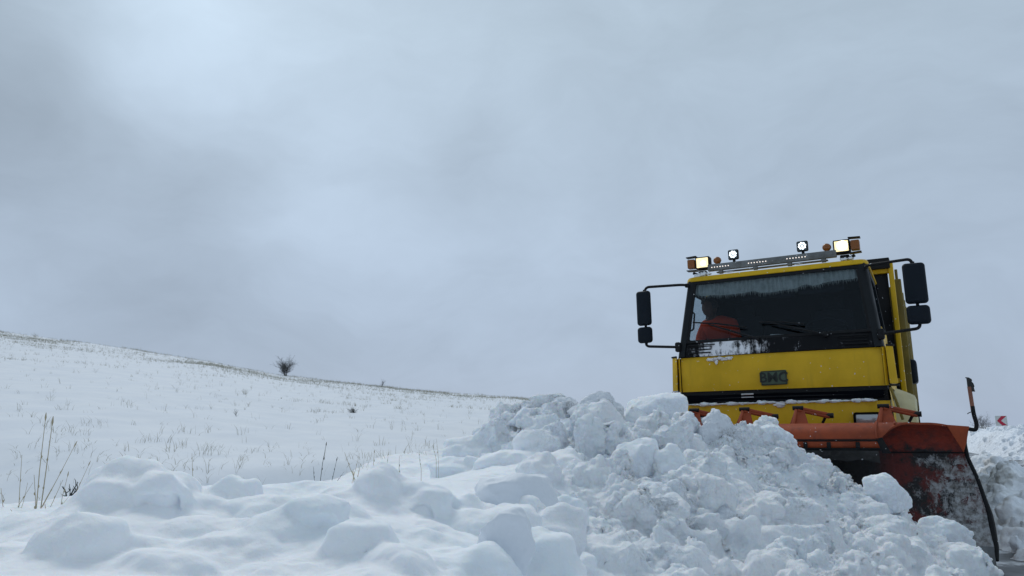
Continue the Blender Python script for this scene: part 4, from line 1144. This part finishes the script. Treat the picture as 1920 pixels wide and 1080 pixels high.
# side plate and marker pole at the outer top corner
mb = T()
mb.quad_prism([(1.60, 1.17, 1.172), (1.775, 1.17, 1.155), (1.742, 1.16, 1.02), (1.71, 1.15, .93), (1.66, 1.13, 1.05)], (0, -.03, 0), bev=.004)
mb.build('corner_plate', M['orange'], plow)
mb = T(); mb.tube(rounded([(1.76, 1.08, 1.135), (1.825, 1.08, 1.12), (1.838, 1.08, 1.17), (1.824, 1.08, 1.26), (1.822, 1.08, 1.33)], .05, 5), .0175, 10)
mb.tube([(1.82, 1.10, 1.285), (1.785, 1.12, 1.27), (1.775, 1.12, 1.262)], .004, 5)
mb.build('pole_socket', M['black'], plow)
mb = T(); mb.tube([(1.822, 1.08, 1.30), (1.817, 1.08, 1.50)], .0165, 10); mb.build('marker_pole', M['pole'], plow)
mb = T(); mb.quad_prism([(1.795, 1.098, 1.585), (1.822, 1.088, 1.582), (1.842, 1.088, 1.566), (1.845, 1.088, 1.55), (1.839, 1.088, 1.548), (1.853, 1.088, 1.525), (1.857, 1.088, 1.50), (1.851, 1.088, 1.492), (1.857, 1.088, 1.455), (1.803, 1.088, 1.46), (1.803, 1.088, 1.575), (1.795, 1.088, 1.578)], (0, -.02, 0), bev=.002)
mb.build('pole_flag', M['rubber'], plow)

# ------------------------------------------------------------------ person in the cab
def skin_mesh(name, verts, edges, radii, m, root=0, sub=2):
    me = bpy.data.meshes.new(name); me.from_pydata([(p[0], -p[1], p[2]) for p in verts], edges, [])
    o = link_obj(name, me); sk = o.modifiers.new('s', 'SKIN'); sk.use_smooth_shade = True
    for i, r in enumerate(radii): me.skin_vertices[0].data[i].radius = (r if isinstance(r, tuple) else (r, r))
    me.skin_vertices[0].data[root].use_root = True
    ss = o.modifiers.new('u', 'SUBSURF'); ss.levels = sub; ss.render_levels = sub
    dg = bpy.context.evaluated_depsgraph_get(); me2 = bpy.data.meshes.new_from_object(o.evaluated_get(dg)); bpy.data.objects.remove(o)
    me2.name = name; me2.materials.clear(); smooth(me2)
    return me2
def build_person():
    root = bpy.data.objects.new('person', None); COL.objects.link(root)
    root.location = truck.location; root.rotation_euler = truck.rotation_euler
    tag(root, 'person in an orange jacket sitting behind the windscreen of the yellow truck', 'person')
    s0, q0 = -.82, -1.0
    # one continuous body: pelvis, spine, neck, head stub, arms, legs
    v = [(s0, q0, 1.98), (s0, q0+.03, 2.18), (s0-.01, q0+.09, 2.38), (s0-.03, q0+.13, 2.50), (s0-.06, q0+.17, 2.585), (s0-.08, q0+.20, 2.66)]
    r = [(.16, .12), (.145, .11), (.17, .12), (.15, .10), .058, .06]
    e = [(0, 1), (1, 2), (2, 3), (3, 4), (4, 5)]
    for sg in (-1, 1):
        b = len(v); v += [(s0+sg*.17, q0+.12, 2.475), (s0+sg*.23, q0+.18, 2.26), (s0+sg*.17, q0+.38, 2.14), (s0+sg*.13, q0+.45, 2.13)]
        r += [.072, .054, .038, .030]; e += [(3, b), (b, b+1), (b+1, b+2), (b+2, b+3)]
        for f in range(4):
            k = len(v); x = s0+sg*(.10+.02*f); v += [(x, q0+.50, 2.125), (x-sg*.003, q0+.535-.004*abs(f-1.5), 2.108)]; r += [.0095, .008]; e += [(b+3, k), (k, k+1)]
        k = len(v); v += [(s0+sg*.095, q0+.46, 2.13), (s0+sg*.08, q0+.49, 2.115)]; r += [.011, .009]; e += [(b+3, k), (k, k+1)]
        b = len(v); v += [(s0+sg*.10, q0+.02, 1.97), (s0+sg*.13, q0+.42, 2.00), (s0+sg*.13, q0+.50, 1.66)]; r += [.09, .068, .05]; e += [(0, b), (b, b+1), (b+1, b+2)]
    me = skin_mesh('body', v, e, r, None)
    body = link_obj('body', me, M['skin'], root)
    # jacket: swollen copy of torso and sleeves
    jv = v[:5]; jr = [(.20, .15), (.19, .14), (.215, .15), (.17, .13), .09]; je = [(0, 1), (1, 2), (2, 3), (3, 4)]
    for sg in (-1, 1):
        b = len(jv); jv += [(s0+sg*.18, q0+.12, 2.475), (s0+sg*.24, q0+.18, 2.26), (s0+sg*.175, q0+.37, 2.14)]; jr += [.09, .072, .052]; je += [(3, b), (b, b+1), (b+1, b+2)]
    jm = skin_mesh('jacket', jv, je, jr, None); link_obj('jacket', jm, M['vest'], root)
    # head
    V, F = ico(4); V = V.copy(); x, y, z = V.T
    V[:, 0] *= .075; V[:, 1] = y*.095; V[:, 2] = z*.118
    V[:, 0] *= 1-.22*np.clip(-z, 0, 1)
    face = y < 0
    V[:, 1] -= .024*np.exp(-(x/.13)**2-((z+.12)/.16)**2)*face            # nose
    V[:, 1] += .008*np.exp(-((np.abs(x)-.36)/.14)**2-((z-.10)/.12)**2)*face  # eye sockets
    V[:, 1] -= .010*np.exp(-(x/.3)**2-((z+.75)/.2)**2)*face             # chin
    V[:, 1] += .004*np.exp(-(x/.28)**2-((z+.45)/.05)**2)*face           # mouth
    V[:, 0] += np.sign(x)*.012*np.exp(-((z-.0)/.2)**2-((y)/.16)**2)      # ears
    R = Euler((.25, 0, -.5)).to_matrix(); V = V@np.array(R).T
    hc = np.array([s0-.07, -(q0+.24), 2.70])
    hm = fast_mesh('head', V+hc, F); smooth(hm); link_obj('head', hm, M['skin'], root)
    V, F = ico(4); V = V.copy(); o = fbm(V[:, 0]*3, V[:, 1]*3, V[:, 2]*3, oct=3)
    V = V*np.array([.098, .112, .130])*(1+.16*o)[:, None]
    V[:, 1] = np.maximum(V[:, 1], -.045-.10*(V[:, 2] > .065)); V[:, 2] = np.maximum(V[:, 2], -.03)
    V = V@np.array(R).T
    hm = fast_mesh('hair', V+hc+np.array([0, .006, .008]), F); smooth(hm); link_obj('hair', hm, M['hair'], root)
build_person()

# ------------------------------------------------------------------ plants
def z_at(x, y): return float(ground_h(np.float64(x), np.float64(y)))
def blades_mesh(name, items, m):
    """items: list of (x, y, z, height, lean x, lean y, width, curve): thin two-segment blades"""
    V, F = [], []
    A = np.array(items); n = len(A)
    x, y, z, h, lx, ly, w, c = A.T
    ang = RNG.uniform(0, math.pi, n); dx, dy = np.cos(ang)*w/2, np.sin(ang)*w/2
    mx, my, mz = x+lx*h*.4, y+ly*h*.4, z+h*.55
    tx, ty, tz = x+lx*h*(1+c), y+ly*h*(1+c), z+h*(1-.25*np.abs(c))
    P = [np.stack(t, -1) for t in ((x-dx, y-dy, z), (x+dx, y+dy, z), (mx+dx*.8, my+dy*.8, mz), (mx-dx*.8, my-dy*.8, mz), (tx+dx*.35, ty+dy*.35, tz), (tx-dx*.35, ty-dy*.35, tz))]
    V = np.stack(P, 1).reshape(-1, 3); b = np.arange(n)*6
    F = np.concatenate([np.stack([b, b+1, b+2, b+3], -1), np.stack([b+3, b+2, b+4, b+5], -1)])
    me = fast_mesh(name, V, F); return link_obj(name, me, m)
def field_grass():
    rng = np.random.default_rng(5); items = []
    n = 0
    while n < 12000:
        y = 50*rng.random()**.62+ (1.5 if rng.random() < .5 else 0)
        t = rng.uniform(-.78, .12); x = t*y
        if y < 5.2: continue
        s, q = to_sq(x, y)
        if s > -3.3: continue
        crest = sstep(30, 47, y)
        cl = sstep(-.15, .55, float(fbm(x*.22, y*.22, 1.5, oct=3)))
        cl2 = sstep(.05, .7, float(fbm(x*.9, y*.9, 6.5, oct=2)))
        near = .45*(1-sstep(7, 11, y))
        p = .018+.80*crest*(.12+.88*cl)+.42*cl*cl2*cl2*sstep(9, 20, y)+.6*near*cl2
        if rng.random() > p: continue
        z = z_at(x, y); n += 1
        k = rng.integers(2, 7); hh = rng.uniform(.05, .17)*(1 if y < 30 else 1.1)*(1.5 if rng.random() < .06 else 1)
        for i in range(k):
            a = rng.uniform(0, 2*math.pi); l = rng.uniform(.05, .75)
            items.append((x+rng.normal()*.03, y+rng.normal()*.03, z-.02, hh*rng.uniform(.5, 1.1), math.cos(a)*l, math.sin(a)*l, rng.uniform(.002, .004)*(1+y*.03), rng.uniform(0, .5)))
    o = blades_mesh('dry_grass', items, M['weed'])
    return tag(o, 'thin frosted dry grass poking through the snow on the hillside', 'grass', kind='stuff')
field_grass()
def bush(name, pos, h, w, n, m, label, cat='bush', seed=1, group=None, levels=3, lean=0., thick=1.):
    rng = random.Random(seed); mb = MB()
    def branch(p, d, L, r, lev):
        q = p; pts = [tuple(p)]; rad = [r]
        for i in range(3):
            d = (d+Vector((rng.gauss(0, .16), rng.gauss(0, .16), rng.gauss(0, .10)+.06))).normalized(); q = q+d*L/3; pts.append(tuple(q)); rad.append(r*(1-.22*(i+1)))
            if lev > 0:
                for c in range(rng.randint(1, 2)):
                    dd = (d+Vector((rng.gauss(0, .75), rng.gauss(0, .75), rng.gauss(0, .35)))).normalized(); branch(q, dd, L*rng.uniform(.45, .7), r*.55, lev-1)
        mb.tube(pts, rad, 4)
    for i in range(n):
        a = rng.uniform(0, 2*math.pi); l = rng.uniform(.1, 1)*w/h
        branch(Vector((rng.gauss(0, w*.06), rng.gauss(0, w*.06), -.03)), Vector((math.cos(a)*l+lean, math.sin(a)*l, 1)).normalized(), h*rng.uniform(.55, .8), .016*h*thick, levels)
    o = mb.build(name, m, sm=None, recalc=False); o.location = pos
    return tag(o, label, cat, group)
def on_field(t, y, dz=0.):
    x = t*y; return (x, y, z_at(x, y)+dz)
bush('bare_bush', on_field(-.3085, 49), 1.0, .50, 24, M['twig'], 'round bare bush standing alone on the skyline of the snowy hill', seed=5, levels=3, thick=.8)
bush('low_shrub', on_field(-.178, 49), .50, .35, 5, M['dark_weed'], 'small dark shrub leaning on the skyline, right of the lone round bush', seed=6, levels=2, lean=.3)
bush('low_shrub', on_field(-.655, 48), .32, .5, 7, M['weed'], 'low brown shrub on the skyline near the left edge of the hill', seed=7, levels=2)
bush('grass_tuft', on_field(-.215, 17), .16, .28, 26, M['dark_weed'], 'dark grass tuft half buried in the middle of the snowy slope', 'grass tuft', seed=8, levels=2)
bush('grass_tuft', on_field(-.31, 17), .07, .18, 9, M['dark_weed'], 'flat dark tuft in the snow left of the larger half buried tuft', 'grass tuft', seed=9, levels=1)
bush('grass_tuft', on_field(-.362, 20), .22, .35, 9, M['weed'], 'upright grey grass tuft on the slope below the round bush', 'grass tuft', seed=10, levels=1)
bush('thistle', on_field(-.372, 12.5), .14, .04, 3, M['dark_weed'], 'dark thistle head on a short stem in the lower slope', 'thistle', seed=11, levels=2)
bush('broken_shrub', (-2.289, 3.900, 0.908), .10, .16, 7, M['dark_weed'], 'black stubby broken shrub beside the tall straw stalks', seed=12, levels=1, lean=.4, thick=3.2)
bush('bare_bush', ((20.685, 33.000, 0.733)), .58, .80, 12, M['bare_twig'], 'bare twiggy bush on the roadside snow bank, left of the red and white sign', seed=14, levels=3, thick=.8)
def stalks(name, specs, m, label, group=None, cat='dry stalks'):
    """specs: (base point, top point, radius, seed head)"""
    base = Vector(specs[0][0]); mb = MB(); rng = random.Random(3)
    for a, b, r, head in specs:
        a = Vector(a)-base; b = Vector(b)-base
        mid = a.lerp(b, .5)+Vector((rng.uniform(-.006, .006), 0, 0))
        mb.tube([tuple(a-Vector((0, 0, .12))), tuple(a), tuple(mid), tuple(b)], [r, r, r*.8, r*.5], 5)
        for f in (.35, .62): p = a.lerp(b, f); mb.lathe(tuple(p), tuple(b-a), [(-.006, r*.8), (0, r*1.6), (.006, r*.8)], 6)
        if head: d = (b-a).normalized(); mb.tube([tuple(b-d*head*.7), tuple(b-d*head*.2), tuple(b+d*head*.5)], [r*.7, r*1.9, r*.5], 6)
    o = mb.build(name, m, sm=None); o.location = base
    return tag(o, label, cat, group)
stalks('dry_stalks', [
 ((-2.042, 3.250, 0.830), (-2.042, 3.250, 1.288), .0022, .03), ((-1.995, 3.200, 0.836), (-1.979, 3.200, 1.268), .0024, .035), ((-2.146, 3.300, 0.836), (-2.161, 3.300, 1.122), .0016, .0),
 ((-2.074, 3.300, 0.846), (-1.929, 3.300, 1.167), .0016, .025), ((-1.982, 3.200, 0.836), (-1.911, 3.200, 1.019), .0014, 0), ((-1.972, 3.300, 0.845), (-1.950, 3.300, 1.039), .0014, .02),
 ((-2.193, 3.300, 0.837), (-2.237, 3.300, 0.982), .0016, 0), ((-1.964, 3.200, 0.835), (-1.977, 3.200, 0.922), .0022, 0), ((-2.180, 3.300, 0.848), (-2.100, 3.300, 1.003), .0012, 0), ((-2.022, 3.200, 0.836), (-1.915, 3.200, 1.063), .0012, 0),
 ((-2.156, 3.300, 0.836), (-2.123, 3.300, 1.003), .0012, 0), ((-2.017, 3.300, 0.834), (-1.936, 3.300, 0.945), .0012, 0), ((-2.009, 3.200, 0.836), (-2.035, 3.200, 1.042), .0018, 0), ((-2.067, 3.200, 0.837), (-2.119, 3.200, 0.902), .0014, 0), ((-2.009, 3.400, 0.845), (-1.917, 3.400, 1.079), .0013, .02)],
 M['straw'], 'tall clump of pale dry stalks at the left edge behind the snow berm')
stalks('dry_stalks', [((-1.517, 3.600, 0.911), (-1.543, 3.600, 1.109), .0015, 0), ((-1.514, 3.600, 0.906), (-1.504, 3.600, 0.985), .001, 0)], M['straw'], 'single thin stalk standing between the two leftmost rounded lumps')
stalks('dry_stalks', [((-1.079, 4.200, 0.922), (-1.051, 4.200, 1.133), .0018, .02), ((-1.020, 4.200, 0.901), (-0.989, 4.200, 1.050), .0016, .02), ((-1.109, 4.200, 0.922), (-1.118, 4.200, 1.009), .0014, 0), ((-0.991, 4.200, 0.921), (-0.948, 4.200, 0.978), .001, 0)],
 M['dark_weed'], 'pair of dark dry stalks behind the berm, left of the straw coloured tuft')
stalks('dry_stalks', [((-0.899, 4.300, 0.912), (-0.970, 4.300, 1.081), .0018, 0), ((-0.899, 4.300, 0.912), (-0.877, 4.300, 1.015), .0018, 0), ((-0.911, 4.300, 0.912), (-0.919, 4.300, 0.986), .002, 0), ((-0.923, 4.300, 0.912), (-0.885, 4.300, 1.074), .0012, 0), ((-0.887, 4.300, 0.912), (-0.834, 4.300, 0.991), .001, 0), ((-0.797, 4.300, 0.946), (-0.800, 4.300, 1.085), .0016, .015)],
 M['straw'], 'short straw coloured tuft just left of the rounded lump in the middle')
stalks('dry_stalks', [((-0.636, 4.200, 0.930), (-0.641, 4.200, 1.057), .0014, 0), ((-0.745, 4.400, 0.963), (-0.737, 4.400, 1.069), .0012, 0), ((-0.568, 4.600, 0.964), (-0.581, 4.600, 1.053), .0014, .012), ((-0.518, 5.000, 1.002), (-0.540, 5.000, 1.086), .0014, .01), ((-0.504, 5.000, 1.002), (-0.519, 5.000, 1.141), .0012, 0)],
 M['weed'], 'sparse thin stalks right of the rounded lump, before the rough heap')
# weeds close behind the berm
def near_weeds():
    rng = np.random.default_rng(8); items = []
    for k in range(420):
        y = rng.uniform(4.2, 8.5); t = rng.uniform(-.72, -.07); x = t*y
        if float(fbm(x*1.2, y*1.2, 3.3, oct=2)) < -.1: continue
        z = z_at(x, y); hh = rng.uniform(.04, .17)
        for i in range(rng.integers(1, 4)):
            a = rng.uniform(0, 2*math.pi); l = rng.uniform(.1, .7)
            items.append((x, y, z-.03, hh*rng.uniform(.6, 1), math.cos(a)*l, math.sin(a)*l, rng.uniform(.0025, .005), rng.uniform(0, .9)))
            if rng.random() < .5:
                items.append((x+math.cos(a)*l*hh*.5, y+math.sin(a)*l*hh*.5, z+hh*.45, hh*.4, math.cos(a+1)*1.2, math.sin(a+1)*1.2, .004, .3))
    return tag(blades_mesh('small_weeds', items, M['weed']), 'small bent weeds in the snow just behind the berm', 'weeds', kind='stuff')
near_weeds()

# ------------------------------------------------------------------ road sign
sg_o = bpy.data.objects.new('chevron_sign', None); COL.objects.link(sg_o)
sp = Vector((22.151, 34.000, 1.111)); sg_o.location = (sp.x, sp.y, sp.z-.9); sg_o.rotation_euler = (0, 0, -.55)
tag(sg_o, 'square white road sign with a red chevron pointing left, on the snow bank', 'road sign')
MB().box((0, 0, .9), (.45, .03, .45), bev=.008).build('sign_panel', M['sign_white'], sg_o)
mb = MB()
for pz in (1, -1):
    mb.quad_prism([(-.165, -.0185, .9), (-.015, -.0185, .9), (.205, -.0185, .9+pz*.21), (.015, -.0185, .9+pz*.21)], (0, -.004, 0))
mb.build('sign_chevron', M['sign_red'], sg_o)
MB().box((.03, .04, .30), (.07, .04, 1.1), bev=.008).build('sign_post', M['galv'], sg_o)
